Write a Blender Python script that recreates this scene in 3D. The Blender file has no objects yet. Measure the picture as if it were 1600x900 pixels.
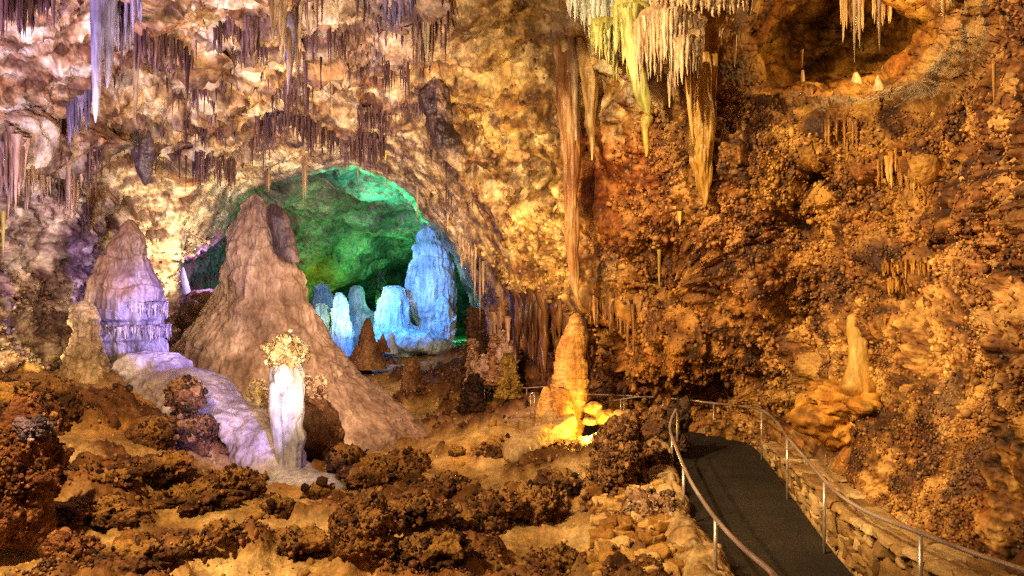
import bpy, bmesh, math, random
import numpy as np
from mathutils import Vector

# ------------------------------------------------------------------ camera, world, lamps
F = 1150.0                      # focal length in pixels of a 1600 px wide picture
sc = bpy.context.scene
COL = sc.collection
cam_d = bpy.data.cameras.new('camera'); cam = bpy.data.objects.new('camera', cam_d)
COL.objects.link(cam); sc.camera = cam
cam.location = (0, 0, 0); cam.rotation_euler = (math.radians(90), 0, 0)
cam_d.sensor_width = 36; cam_d.lens = 36 * F / 1600; cam_d.clip_start = .05; cam_d.clip_end = 500

w = bpy.data.worlds.new('World'); sc.world = w; w.use_nodes = True
w.node_tree.nodes['Background'].inputs[0].default_value = (1.0, .66, .62, 1)
w.node_tree.nodes['Background'].inputs[1].default_value = .05  # added ambient fill without a source, pinkish to tint the shadows
sc.view_settings.view_transform = 'Standard'; sc.view_settings.look = 'None'
sc.view_settings.exposure = 0.48; sc.view_settings.gamma = 1
sc.cycles.max_bounces = 4; sc.cycles.diffuse_bounces = 3; sc.cycles.glossy_bounces = 2
sc.cycles.use_denoising = False
sc.cycles.sample_clamp_indirect = 4

def P(px, py, D):
    return Vector(((px - 800) / F * D, D, (450 - py) / F * D))

def aim(o, target):
    o.rotation_euler = (Vector(target) - o.location).to_track_quat('-Z', 'Y').to_euler()

def spot(loc, target, power, color, deg=70, size=.25, blend=.7):
    d = bpy.data.lights.new('floodlight', 'SPOT'); d.energy = power; d.color = color
    d.spot_size = math.radians(deg); d.spot_blend = blend; d.shadow_soft_size = size
    o = bpy.data.objects.new('floodlight', d); COL.objects.link(o); o.location = loc; aim(o, target)
def lamp(loc, power, color, size=.15):
    d = bpy.data.lights.new('lamp', 'POINT'); d.energy = power; d.color = color; d.shadow_soft_size = size
    o = bpy.data.objects.new('lamp', d); COL.objects.link(o); o.location = loc

#LIGHTS
WARM = (1, .62, .25); GOLD = (1, .60, .20); PALE = (1, .86, .78); LAV = (.62, .58, 1)
# right wall: warm floodlights high on the left, and low ones along the path
spot((-5, 5, 6.8), P(1250, 330, 14), 8600, (1, .70, .33), 70, .12)
spot((-1.5, 2.5, 3.6), P(1500, 450, 10), 480, (1, .66, .28), 100, .1)
spot(P(1345, 800, 9.0) + Vector((.3, .5, .9)), P(1330, 330, 12.6), 150, GOLD, 110, .1)
lamp(P(1350, 30, 15.6), 190, (1, .58, .18), .1)  # extra lamp added inside the alcove to brighten its roof
# draperies
spot((0.5, 8.0, 5.0), P(1050, 80, 13.6), 420, (1, .80, .48), 60, .1)
spot((3, 12, -1.5), P(900, 300, 18.8), 350, (1, .50, .20), 50, .1)
# ceiling and back wall on the left: pale lamps standing on the floor
spot((-2.5, 9.5, -2.2), P(430, 150, 22), 4400, (1, .80, .58), 85, .12)
spot((-9.0, 9.5, 0), P(150, 90, 17), 2900, (.76, .60, 1), 95, .12)
spot((0.2, 17, -3.4), P(600, 180, 25), 3600, (1, .70, .32), 80, .12)
spot(P(60, 565, 17.3), P(50, 430, 20), 320, (1, .85, .45), 120, .12)
spot(P(268, 505, 26.3), P(290, 250, 28), 1300, (1, .84, .48), 110, .12)
# cold lamps on the left stalagmite and the white column
spot(P(640, 520, 15), P(245, 500, 19.5), 6000, (.30, .26, 1), 24, .1)
spot(P(560, 560, 11), P(335, 665, 17.5), 2300, (.40, .34, 1), 24, .1)
spot(P(620, 660, 13.5), P(465, 740, 15.5), 90, (.55, .52, 1), 32, .1)
# big stalagmite and the floor
spot((1.5, 10, 2.5), P(450, 560, 25), 5600, (1, .74, .60), 36, .12)
spot((-6, 5.5, 4.6), P(500, 800, 12.5), 5200, (1, .62, .22), 110, .12)
spot((-1.5, 14.5, 3), P(690, 640, 25), 2600, (1, .60, .22), 80, .12)
# golden stalagmite
lamp(P(922, 678, 18.0), 150, (1, .52, .05), .06)
spot(P(960, 740, 15.6), P(880, 660, 19.5), 400, (1, .50, .05), 30, .08)
# pink lamp behind the arch foot
lamp(P(776, 580, 25.2), 40, (1, .55, .55), .1)
# niche
lamp(P(325, 425, 31.5), 130, (.80, .45, 1), .1)
spot(P(640, 548, 27.5), P(560, 250, 29.5), 1500, (1, .84, .60), 110, .12)
# far chamber
spot(P(575, 430, 34), P(640, 470, 40), 2500, (.01, .30, 1), 95, .15)
spot(P(625, 400, 33), P(668, 450, 41), 600, (.36, .50, 1), 40, .15)
lamp(P(548, 505, 36), 260, (.03, .20, 1), .2)
spot(P(600, 470, 41), P(600, 240, 38), 3600, (.01, 1, .55), 62, .15)
spot(P(540, 520, 33), P(540, 400, 43), 2600, (.6, .85, .42), 60, .15)
lamp(P(720, 500, 50), 1500, (.03, 1, .35), .3)
lamp(P(560, 488, 49), 500, (.15, 1, .05), .3)
#ENDLIGHTS

# ------------------------------------------------------------------ noise
def _h(ix, iy, iz, s):
    n = (ix.astype(np.uint32) * np.uint32(73856093)) ^ (iy.astype(np.uint32) * np.uint32(19349663)) ^ (iz.astype(np.uint32) * np.uint32(83492791)) ^ np.uint32((s * 2654435761) & 0xffffffff)
    n = (n ^ (n >> np.uint32(15))) * np.uint32(2246822519); n = (n ^ (n >> np.uint32(13))) * np.uint32(3266489917)
    return n ^ (n >> np.uint32(16))
_G = np.random.RandomState(1).normal(size=(256, 3)); _G /= np.linalg.norm(_G, axis=1)[:, None]; _G = _G.astype(np.float32)
def perlin(p, s=0):
    p = np.asarray(p, np.float32); i = np.floor(p).astype(np.int32); f = p - i; u = f * f * f * (f * (f * 6 - 15) + 10)
    out = 0
    for dx in (0, 1):
        wx = u[..., 0] if dx else 1 - u[..., 0]
        for dy in (0, 1):
            wy = wx * (u[..., 1] if dy else 1 - u[..., 1])
            for dz in (0, 1):
                g = _G[_h(i[..., 0] + dx, i[..., 1] + dy, i[..., 2] + dz, s) & np.uint32(255)]
                d = g[..., 0] * (f[..., 0] - dx) + g[..., 1] * (f[..., 1] - dy) + g[..., 2] * (f[..., 2] - dz)
                out = out + wy * (u[..., 2] if dz else 1 - u[..., 2]) * d
    return out * 1.6
def fbm(p, o=4, s=0, gain=.5):
    a = 1; r = 0; t = 0
    for k in range(o):
        r = r + a * perlin(p * 2.03 ** k, s + k * 7); t += a; a *= gain
    return r / t
def ridged(p, o=4, s=0):
    a = 1; r = 0; t = 0
    for k in range(o):
        r = r + a * (1 - 2 * np.abs(perlin(p * 2.07 ** k, s + k * 5))); t += a; a *= .5
    return r / t
def worley(p, s=0, jit=.8):
    p = np.asarray(p, np.float32); i = np.floor(p - .5).astype(np.int32)
    f1 = np.full(p.shape[:-1], 9., np.float32); f2 = f1.copy(); idn = f1.copy()
    for dx in (0, 1):
        for dy in (0, 1):
            for dz in (0, 1):
                ix, iy, iz = i[..., 0] + dx, i[..., 1] + dy, i[..., 2] + dz
                h = _h(ix, iy, iz, s); m = np.uint32(1023)
                x = ix + .5 + jit * ((h & m) / 1023. - .5) - p[..., 0]
                y = iy + .5 + jit * (((h >> np.uint32(10)) & m) / 1023. - .5) - p[..., 1]
                z = iz + .5 + jit * (((h >> np.uint32(20)) & m) / 1023. - .5) - p[..., 2]
                d = np.sqrt(x * x + y * y + z * z); b = d < f1
                f2 = np.where(b, f1, np.minimum(f2, d)); idn = np.where(b, (h & m) / 1023., idn); f1 = np.where(b, d, f1)
    return f1, f2, idn
def popcorn(p, s=0):                       # knobbly cave coral, 0..1
    q = p + .25 * np.stack([perlin(p * 1.3, s + 50), perlin(p * 1.3, s + 51), perlin(p * 1.3, s + 52)], -1)
    f1, f2, i1 = worley(q, s); g1, g2, i2 = worley(q * 2.3, s + 3)
    a = np.sqrt(np.clip(1 - (f1 / .68) ** 2, 0, 1)) * (.55 + .45 * i1)
    b = np.sqrt(np.clip(1 - (g1 / .68) ** 2, 0, 1)) * (.5 + .5 * i2)
    return .68 * a + .32 * b
sm = lambda a, b, x: (lambda t: t * t * (3 - 2 * t))(np.clip((x - a) / (b - a), 0, 1))

# ------------------------------------------------------------------ materials (all read the vertex colour = the stone's own colour, plus painted crevice shade on coral)
def nodes(name):
    m = bpy.data.materials.new(name); m.use_nodes = True; nt = m.node_tree
    return m, nt, nt.nodes['Principled BSDF']
def rock_mat(name, s1=6, s2=30, bump=.6, bd=.05, rough=.7, spec=.3, stretch=(1, 1, 1), contrast=.5, vor=0, fleck=.25):
    m, nt, b = nodes(name); N = nt.nodes.new; L = nt.links.new
    tc = N('ShaderNodeTexCoord'); mp = N('ShaderNodeMapping'); mp.inputs['Scale'].default_value = stretch
    L(tc.outputs['Object'], mp.inputs['Vector'])
    at = N('ShaderNodeAttribute'); at.attribute_name = 'Col'
    n1 = N('ShaderNodeTexNoise'); n1.inputs['Scale'].default_value = s1; n1.inputs['Detail'].default_value = 8; n1.inputs['Roughness'].default_value = .65
    n2 = N('ShaderNodeTexNoise'); n2.inputs['Scale'].default_value = s2; n2.inputs['Detail'].default_value = 4
    L(mp.outputs[0], n1.inputs['Vector']); L(mp.outputs[0], n2.inputs['Vector'])
    r1 = N('ShaderNodeMapRange'); r1.inputs[1].default_value = .3; r1.inputs[2].default_value = .7; r1.inputs[3].default_value = 1 - contrast; r1.inputs[4].default_value = 1 + contrast
    L(n1.outputs[0], r1.inputs[0])
    r2 = N('ShaderNodeMapRange'); r2.inputs[1].default_value = .3; r2.inputs[2].default_value = .7; r2.inputs[3].default_value = .7; r2.inputs[4].default_value = 1.3
    L(n2.outputs[0], r2.inputs[0])
    mu = N('ShaderNodeMath'); mu.operation = 'MULTIPLY'; L(r1.outputs[0], mu.inputs[0]); L(r2.outputs[0], mu.inputs[1])
    vm = N('ShaderNodeVectorMath'); vm.operation = 'SCALE'; L(at.outputs['Color'], vm.inputs[0]); L(mu.outputs[0], vm.inputs['Scale'])
    # pale calcite flecks
    n3 = N('ShaderNodeTexNoise'); n3.inputs['Scale'].default_value = s1 * 1.7; n3.inputs['Detail'].default_value = 6; n3.inputs['Roughness'].default_value = .7
    L(mp.outputs[0], n3.inputs['Vector'])
    r3 = N('ShaderNodeMapRange'); r3.inputs[1].default_value = .58; r3.inputs[2].default_value = .72; r3.inputs[3].default_value = 0; r3.inputs[4].default_value = fleck
    L(n3.outputs[0], r3.inputs[0])
    mx = N('ShaderNodeMix'); mx.data_type = 'RGBA'; mx.inputs['B'].default_value = (.62, .5, .36, 1)
    L(r3.outputs[0], mx.inputs['Factor']); L(vm.outputs[0], mx.inputs['A']); L(mx.outputs['Result'], b.inputs['Base Color'])
    h = N('ShaderNodeMath'); h.operation = 'MULTIPLY_ADD'; h.inputs[1].default_value = .35
    L(n2.outputs[0], h.inputs[0]); L(n1.outputs[0], h.inputs[2]); hh = h.outputs[0]
    if vor:
        v = N('ShaderNodeTexVoronoi'); v.inputs['Scale'].default_value = vor; L(mp.outputs[0], v.inputs['Vector'])
        k = N('ShaderNodeMath'); k.operation = 'MULTIPLY_ADD'; k.inputs[1].default_value = -.7; L(v.outputs['Distance'], k.inputs[0]); L(hh, k.inputs[2]); hh = k.outputs[0]
    bp = N('ShaderNodeBump'); bp.inputs['Strength'].default_value = bump; bp.inputs['Distance'].default_value = bd
    L(hh, bp.inputs['Height']); L(bp.outputs[0], b.inputs['Normal'])
    b.inputs['Roughness'].default_value = rough; b.inputs['Specular IOR Level'].default_value = spec
    return m
M = {}
M['rock'] = rock_mat('cave_limestone', 2.6, 13, 1, .06, .65, .3, contrast=.8, fleck=.5, stretch=(1, 1, .6))
M['rockpop'] = rock_mat('coral_limestone', 3.2, 18, 1, .035, .6, .35, contrast=.45, vor=15, fleck=.1)
M['ground'] = rock_mat('cave_floor', 3.5, 24, 1, .05, .75, .2, contrast=.5, fleck=.35)
M['flow'] = rock_mat('flowstone', 3, 14, .8, .07, .45, .5, stretch=(1, 1, .35), contrast=.35, fleck=.1)
M['drip'] = rock_mat('dripstone', 7, 30, .7, .03, .4, .5, stretch=(1, 1, .12), contrast=.45, fleck=.1)
M['coral'] = rock_mat('cave_coral', 8, 30, 1, .07, .65, .35, contrast=.5, vor=16, fleck=.15)
M['nod'] = rock_mat('coral_nodules', 14, 45, .5, .01, .55, .4, contrast=.3, fleck=.2)
M['scaly'] = rock_mat('scaly_flowstone', 4, 22, 1, .05, .6, .3, stretch=(1, 1, 2.2), contrast=.5, vor=5, fleck=.2)
M['far'] = rock_mat('far_limestone', 1.2, 6, 1, .3, .6, .3, contrast=.5, vor=2.5, fleck=.3)
M['domes'] = rock_mat('blue_lit_flowstone', 1.6, 7, 1, .16, .5, .4, stretch=(1, 1, .3), contrast=.35, fleck=.25)
M['smooth'] = rock_mat('smooth_flowstone', 1.5, 11, .9, .035, .6, .3, stretch=(1, 1, .5), contrast=.3, fleck=.2)
M['stone'] = rock_mat('masonry_stone', 8, 40, .9, .03, .7, .3, contrast=.35, fleck=.3)
m, nt, b = nodes('asphalt')
tc = nt.nodes.new('ShaderNodeTexCoord'); n = nt.nodes.new('ShaderNodeTexNoise'); n.inputs['Scale'].default_value = 55; n.inputs['Detail'].default_value = 3
nt.links.new(tc.outputs['Object'], n.inputs['Vector'])
r = nt.nodes.new('ShaderNodeValToRGB'); r.color_ramp.elements[0].position = .5; r.color_ramp.elements[0].color = (.007, .005, .004, 1)
r.color_ramp.elements[1].position = .72; r.color_ramp.elements[1].color = (.075, .05, .035, 1)
nt.links.new(n.outputs[0], r.inputs[0])
n5 = nt.nodes.new('ShaderNodeTexNoise'); n5.inputs['Scale'].default_value = .9; n5.inputs['Detail'].default_value = 6; nt.links.new(tc.outputs['Object'], n5.inputs['Vector'])
q5 = nt.nodes.new('ShaderNodeMapRange'); q5.inputs[1].default_value = .4; q5.inputs[2].default_value = .62; q5.inputs[3].default_value = .45; q5.inputs[4].default_value = 1.5; nt.links.new(n5.outputs[0], q5.inputs[0])
s5 = nt.nodes.new('ShaderNodeVectorMath'); s5.operation = 'SCALE'; nt.links.new(r.outputs[0], s5.inputs[0]); nt.links.new(q5.outputs[0], s5.inputs['Scale']); nt.links.new(s5.outputs[0], b.inputs['Base Color'])
bp = nt.nodes.new('ShaderNodeBump'); bp.inputs['Strength'].default_value = .8; bp.inputs['Distance'].default_value = .02
nt.links.new(n.outputs[0], bp.inputs['Height']); nt.links.new(bp.outputs[0], b.inputs['Normal']); b.inputs['Roughness'].default_value = .75
M['asphalt'] = m
m, nt, b = nodes('brushed_steel'); b.inputs['Metallic'].default_value = .55; b.inputs['Roughness'].default_value = .26
n = nt.nodes.new('ShaderNodeTexNoise'); n.inputs['Scale'].default_value = 9; n.inputs['Detail'].default_value = 5
r = nt.nodes.new('ShaderNodeValToRGB'); r.color_ramp.elements[0].position = .35; r.color_ramp.elements[0].color = (.30, .20, .16, 1); r.color_ramp.elements[1].position = .6; r.color_ramp.elements[1].color = (.72, .60, .54, 1)
nt.links.new(n.outputs[0], r.inputs[0]); nt.links.new(r.outputs[0], b.inputs['Base Color']); M['metal'] = m

# ------------------------------------------------------------------ mesh helpers
def mesh_np(name, V, Fq, mat, col=None, origin=None, parent=None, smooth=True):
    V = np.asarray(V, np.float32).reshape(-1, 3); Fq = np.asarray(Fq, np.int32)
    if origin is None:
        origin = (float(V[:, 0].mean()), float(V[:, 1].mean()), float(V[:, 2].min()))
    if parent is not None: origin = tuple(parent.location)
    V = V - np.array(origin, np.float32)
    me = bpy.data.meshes.new(name); nf, k = Fq.shape
    me.vertices.add(len(V)); me.vertices.foreach_set('co', V.ravel())
    me.loops.add(nf * k); me.loops.foreach_set('vertex_index', Fq.ravel())
    me.polygons.add(nf); me.polygons.foreach_set('loop_start', np.arange(nf, dtype=np.int32) * k)
    me.update(calc_edges=True)
    me.polygons.foreach_set('use_smooth', np.full(nf, smooth))
    if col is None: col = np.full((len(V), 3), .4)
    col = np.asarray(col, np.float32)
    if col.ndim == 1: col = np.tile(col, (len(V), 1))
    a = me.color_attributes.new('Col', 'FLOAT_COLOR', 'POINT')
    c4 = np.ones((len(V), 4), np.float32); c4[:, :3] = np.clip(col.reshape(-1, 3), .01, .9) ** 1.35; a.data.foreach_set('color', c4.ravel())
    me.materials.append(M[mat] if isinstance(mat, str) else mat)
    o = bpy.data.objects.new(name, me); COL.objects.link(o)
    if parent is not None: o.parent = parent
    else: o.location = origin
    return o
def grid_faces(ny, nx, wrap=False, keep=None):
    idx = np.arange(ny * nx).reshape(ny, nx)
    if wrap: idx = np.concatenate([idx, idx[:, :1]], 1)
    q = np.stack([idx[:-1, :-1], idx[:-1, 1:], idx[1:, 1:], idx[1:, :-1]], -1)
    return q[keep] if keep is not None else q.reshape(-1, 4)
def grid_normals(Pn):
    du = np.gradient(Pn, axis=1); dv = np.gradient(Pn, axis=0); n = np.cross(du, dv)
    n /= np.linalg.norm(n, axis=-1)[..., None] + 1e-9
    return n
def tag(o, label, cat, group=None):
    o['label'] = label; o['category'] = cat
    if group: o['group'] = group
    return o
def structure(o): o['kind'] = 'structure'; return o
def empty(name, loc):
    o = bpy.data.objects.new(name, None); COL.objects.link(o); o.location = loc; o.empty_display_size = .2; return o
def tps(ctrl, q, smooth=0.0):              # thin plate interpolation of ctrl (x, y, value)
    c = np.array(ctrl, np.float64); sc_ = np.abs(c[:, :2]).max(); a = c[:, :2] / sc_
    U = lambda r2: np.where(r2 > 0, .5 * r2 * np.log(r2 + 1e-20), 0)
    n = len(a); K = U(((a[:, None] - a[None]) ** 2).sum(-1)) + smooth * np.eye(n)
    Pm = np.hstack([np.ones((n, 1)), a]); A = np.block([[K, Pm], [Pm.T, np.zeros((3, 3))]])
    wt = np.linalg.solve(A, np.concatenate([c[:, 2], np.zeros(3)]))
    q = np.asarray(q, np.float64) / sc_; out = wt[n] + q[..., 0] * wt[n + 1] + q[..., 1] * wt[n + 2]
    for k in range(n): out = out + wt[k] * U((q[..., 0] - a[k, 0]) ** 2 + (q[..., 1] - a[k, 1]) ** 2)
    return out
def poly_sd(x, y, poly):                   # signed distance, negative inside
    d = np.full(x.shape, 1e9); ins = np.zeros(x.shape, bool); n = len(poly)
    for k in range(n):
        x0, y0 = poly[k]; x1, y1 = poly[(k + 1) % n]; ex, ey = x1 - x0, y1 - y0
        t = np.clip(((x - x0) * ex + (y - y0) * ey) / (ex * ex + ey * ey), 0, 1)
        d = np.minimum(d, (x - x0 - t * ex) ** 2 + (y - y0 - t * ey) ** 2)
        c = ((y0 > y) != (y1 > y)); xi = x0 + (y - y0) / ((y1 - y0) if y1 != y0 else 1e-9) * ex; ins ^= c & (x < xi)
    d = np.sqrt(d); return np.where(ins, -d, d)
def palette(n, dark, mid, light):          # n about 0..1
    n = np.clip(n, 0, 1)[..., None]; d, m_, l = map(np.array, (dark, mid, light))
    return np.where(n < .5, d + (m_ - d) * n * 2, m_ + (l - m_) * (n * 2 - 1))

_oc = bmesh.new(); bmesh.ops.create_icosphere(_oc, subdivisions=1, radius=1)
_v = np.array([v.co[:] for v in _oc.verts], np.float32); _f = np.array([[v.index for v in f.verts] for f in _oc.faces]); _oc.free()
def nodules(pts, nrm, rad, col, rs):
    """many small rounded coral nodules growing out of a surface"""
    n = len(pts); sc3 = rad[:, None, None] * (1 + .28 * rs.normal(size=(n, 1, 3))).clip(.5, 1.7) * (1 + .16 * rs.normal(size=(n, len(_v), 1)))
    out = rad * rs.uniform(-.1, 1.3, n)
    V = _v[None] * sc3 + (pts + nrm * out[:, None])[:, None] + (rs.normal(size=(n, 1, 3)) * rad[:, None, None] * .2)
    Fq = _f[None] + (np.arange(n) * len(_v))[:, None, None]
    return V.reshape(-1, 3), Fq.reshape(-1, 3), np.repeat(col, len(_v), 0)
# ------------------------------------------------------------------ the hanging curtains: (name, label, line, n, length px, width px, colours, lip depth)
BROWN = ((.07, .035, .04), (.18, .10, .10), (.34, .22, .21))
VIOLET = ((.13, .10, .17), (.27, .21, .32), (.48, .42, .55))
CREAM = ((.26, .15, .08), (.50, .36, .22), (.72, .58, .42))
YELL = ((.26, .16, .03), (.50, .38, .09), (.66, .56, .24))
GOLDC = ((.22, .10, .02), (.50, .27, .06), (.70, .45, .16))
PINKC = ((.24, .13, .08), (.48, .32, .24), (.68, .50, .40))
CURT = [
 ('curtain of dark violet stalactites at the upper left corner of the ceiling', [(0, -10), (45, 5), (85, -5)], 38, 60, 6, BROWN, .6),
 ('broad violet stalactite curtain right of the longest blue stalactite', [(172, -20), (190, -5), (222, -20)], 26, 110, 8, VIOLET, .5),
 ('dark purple stalactite curtain under a pale ledge, a long white stalactite at its left end', [(212, 45), (226, 28), (262, 48), (300, 70)], 46, 80, 7, BROWN, 1.0),
 ('short grey brown stalactite curtain below the purple one', [(300, 120), (318, 128), (340, 150)], 20, 38, 6, BROWN, .5),
 ('reddish brown stalactite curtain hanging under a cream ledge left of the white spike', [(340, 45), (365, 35), (390, 42), (422, 55)], 46, 62, 6, BROWN, 1.0),
 ('pale stalactite curtain at the top edge with white spikes', [(425, -10), (455, 15), (485, -5)], 20, 115, 13, CREAM, .9),
 ('fringe of fine brown stalactites under the pale spikes', [(400, 85), (440, 95), (485, 105), (505, 95)], 44, 50, 5, BROWN, .6),
 ('brown stalactite fringe on the stepped ceiling above the arch', [(505, 85), (540, 92), (580, 112), (610, 120)], 30, 34, 5, BROWN, .7),
 ('wide low fringe of brown stalactites directly above the left part of the arch', [(400, 196), (440, 185), (480, 190), (535, 210)], 60, 46, 6, BROWN, .9),
 ('short purple fringe on the arch brow above the small blue recess', [(285, 195), (330, 190), (370, 200)], 34, 38, 5, BROWN, .6),
 ('brown fringe hanging over the crown of the arch beside the yellow tuft', [(540, 215), (575, 218), (612, 232)], 26, 48, 6, BROWN, .6),
 ('small brown fringe right of the crown of the arch', [(600, 140), (630, 143), (655, 150)], 22, 36, 5, BROWN, .6),
 ('tiny dark fringe midway up the ceiling at left', [(325, 168), (345, 172)], 10, 48, 5, BROWN, .4),
 ('fringe of fine dark stalactites over the pale wall below the purple curtain', [(300, 255), (330, 245), (372, 262)], 34, 45, 5, BROWN, .7),
 ('yellow and pink stalactite curtain at the left edge', [(-20, 225), (15, 215), (45, 232)], 22, 120, 12, PINKC, .8),
 ('pink stalactite curtain above the rough wall at the left', [(40, 245), (80, 232), (110, 250), (138, 250)], 30, 92, 10, PINKC, 1.0),
 ('dark hollow stalactite cluster in a niche under the blue stalactite', [(106, 168), (122, 150), (142, 148)], 14, 62, 8, VIOLET, .7),
 ('pinkish stalactite cluster at the top right of centre', [(600, -10), (622, 8), (648, -10)], 16, 55, 9, VIOLET, .5),
 ('thin brown fringe near the top beside the dark pear shaped stalactite', [(648, 22), (668, 12), (680, 24)], 14, 80, 8, CREAM, .5),
 ('row of pointed tan stalactites along the right shoulder of the arch', [(718, 372), (735, 378), (748, 392)], 9, 48, 8, CREAM, .5),
 ('gold fringe of stalactites under a ledge of the right wall', [(1283, 200), (1310, 195), (1345, 205)], 18, 42, 8, GOLDC, .5),
 ('gold flowstone fringe right of the round niche', [(1368, 262), (1395, 245), (1440, 262)], 22, 48, 8, GOLDC, .6),
 ('small fringed ledge of pale drips in the middle of the right wall', [(1378, 420), (1410, 424), (1462, 418)], 70, 14, 5, GOLDC, .35),
 ('lower fringed ledge of short pale drips on the right wall', [(1385, 447), (1410, 446), (1436, 440)], 60, 15, 5, GOLDC, .3),
 ('lowest short fringe of drips above the rounded stalagmite', [(1352, 502), (1372, 505), (1392, 500)], 12, 14, 5, GOLDC, .25),
 ('greenish white stalactite tuft hanging at the top of the dark alcove', [(1312, -20), (1330, 0), (1348, -5)], 34, 68, 9, CREAM, .3),
 ('pale stalactite tuft right of the green one in the dark alcove', [(1360, -10), (1375, 0), (1392, -10)], 8, 52, 9, CREAM, .3),
 ('row of dark brown draped columns in the shade behind the golden stalagmite', [(800, 470), (840, 462), (890, 480), (930, 480)], 30, 115, 18, ((.05, .02, .01), (.15, .07, .03), (.28, .15, .06)), .5),
 ('brown fringe of dripstone right of the golden stalagmite tip', [(915, 462), (950, 462), (990, 480)], 22, 60, 9, ((.12, .05, .02), (.34, .19, .09), (.5, .32, .16)), .4),
 ('pinkish white flowstone curtain at the right foot of the arch', [(762, 498), (778, 492), (795, 502)], 10, 52, 10, PINKC, .4),
]

# ------------------------------------------------------------------ the chamber shell
SH = [(-350,-400,8),(0,-300,9),(400,-300,10),(800,-300,11),(1200,-300,9),(1600,-300,6),(1950,-300,4.5),
 (-300,0,10),(0,0,14),(200,0,15),(400,0,16),(600,0,17),(750,0,17),(850,0,17.5),(1000,0,15),(1150,0,14.5),(1300,0,17),(1450,0,14),(1560,0,8.5),(1600,0,7.5),(1950,0,5),
 (0,100,17),(200,100,19),(400,100,20),(600,100,21),(750,100,19.5),(900,100,18.5),(1050,100,16),(1200,100,16.5),(1300,110,16.5),(1450,100,13),(1570,100,8),
 (1300,170,14.5),(1450,150,12),
 (0,220,19),(200,220,23),(400,220,26),(560,220,28),(700,220,25),(830,220,21.5),(950,220,19),(1100,220,15.5),(1250,230,14),(1400,230,12.5),(1500,230,10.5),(1600,230,7.5),
 (0,350,20),(150,350,24),(320,350,29),(370,300,29),(560,250,29.5),(650,300,29),(720,380,28.5),(760,470,28.5),(850,350,22),(980,350,19),(1100,350,16.5),(1250,350,14.5),(1400,350,12.5),(1520,350,10),(1600,350,8),
 (0,500,20),(100,500,23),(240,500,28),(300,480,30),(780,520,28),(850,520,26),(950,520,21.5),(1050,500,19),(1200,500,16.5),(1350,500,13),(1500,500,10),(1600,500,7.8),
 (0,620,18),(950,600,22.5),(1100,600,20.3),(1110,400,17.7),(1195,430,15.0),(1065,470,20.0),(1160,330,15.0),(1330,430,12.9),(1270,480,14.9),(1480,400,11.6),(1540,560,8.6),(1450,520,11.4),(1250,560,15.8),(1200,620,18.6),(1300,650,14.2),(1450,650,10.5),(1600,650,8.0),
 (1250,740,15.8),(1340,560,13.2),(1330,610,13.0),(1330,690,13.0),(1400,600,12.1),(1400,750,10.9),(1600,750,8.0),(1450,900,8.9),(1600,900,8.0),(1600,1100,7.0),(1950,500,5),(1950,900,4.5),(-350,400,13),(-350,800,11),
 (0,800,17),(400,700,31),(700,700,33),(1000,645,22.3),(1090,640,20.9),(1150,670,19.8),(1000,760,24),(1150,760,20),(1200,850,16)]
ARCH = [(372,312),(392,292),(425,283),(470,268),(520,260),(560,260),(600,272),(635,292),(656,318),(664,338),(690,352),(712,385),(728,420),(742,455),(752,490),(757,530),(752,620),(300,640),(330,520),(352,470),(350,400)]
NICHE = [(268,405),(300,395),(330,375),(356,365),(372,380),(372,500),(340,512),(300,520),(276,512),(272,460)]
ALCOVE = [(1150,-60),(1152,60),(1165,135),(1215,172),(1290,186),(1375,178),(1465,146),(1540,90),(1580,20),(1590,-60)]; ALC = ALCOVE
ROUND = [(1232,290),(1245,262),(1280,240),(1320,262),(1330,292),(1290,310)]
def shell_depth(x, y, step=True):
    D = tps(SH, np.stack([x, y], -1))
    for lab, line, n, ln, wd, pal, lip in CURT:
        lx = np.array([p[0] for p in line], float); ly = np.array([p[1] for p in line], float)
        yy = np.interp(x, lx, ly); e = np.maximum(lx[0] - x, x - lx[-1]); e = np.exp(-np.clip(e, 0, None) ** 2 / 350)
        v = y - yy; D = D - lip * e * np.where(v < 0, np.exp(-(v / 55) ** 2), np.exp(-(v / 7) ** 2))
    da = poly_sd(x, y, ARCH); D = D + 2.8 * sm(60, 0, da) ** 2 - 1.5 * np.exp(-((da - 80) / 32) ** 2) * sm(520, 300, y)
    if step: D = D + 8 * sm(2, -9, da)
    D = D + 5.5 * sm(2, -14, poly_sd(x, y, NICHE))
    q3 = np.stack([x / 75., y / 38., x * 0], -1); wob = 34 * fbm(q3, 4, 301); al = poly_sd(x, y, ALCOVE) + wob
    D = D + (1.6 * sm(4, -40, al) + 1.5 * sm(-38, -95, al + 20 * perlin(q3 * 1.7, 302)) + .28 * sm(8, -20, al) * ridged(q3 * np.array([.5, 2.2, 1]), 3, 303)) * sm(-60, 60, y + 20) + 1.0 * sm(4, -22, poly_sd(x, y, ROUND))
    return D
def shell_D(px, py):
    return float(shell_depth(np.array([float(px)]), np.array([float(py)]))[0])

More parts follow.
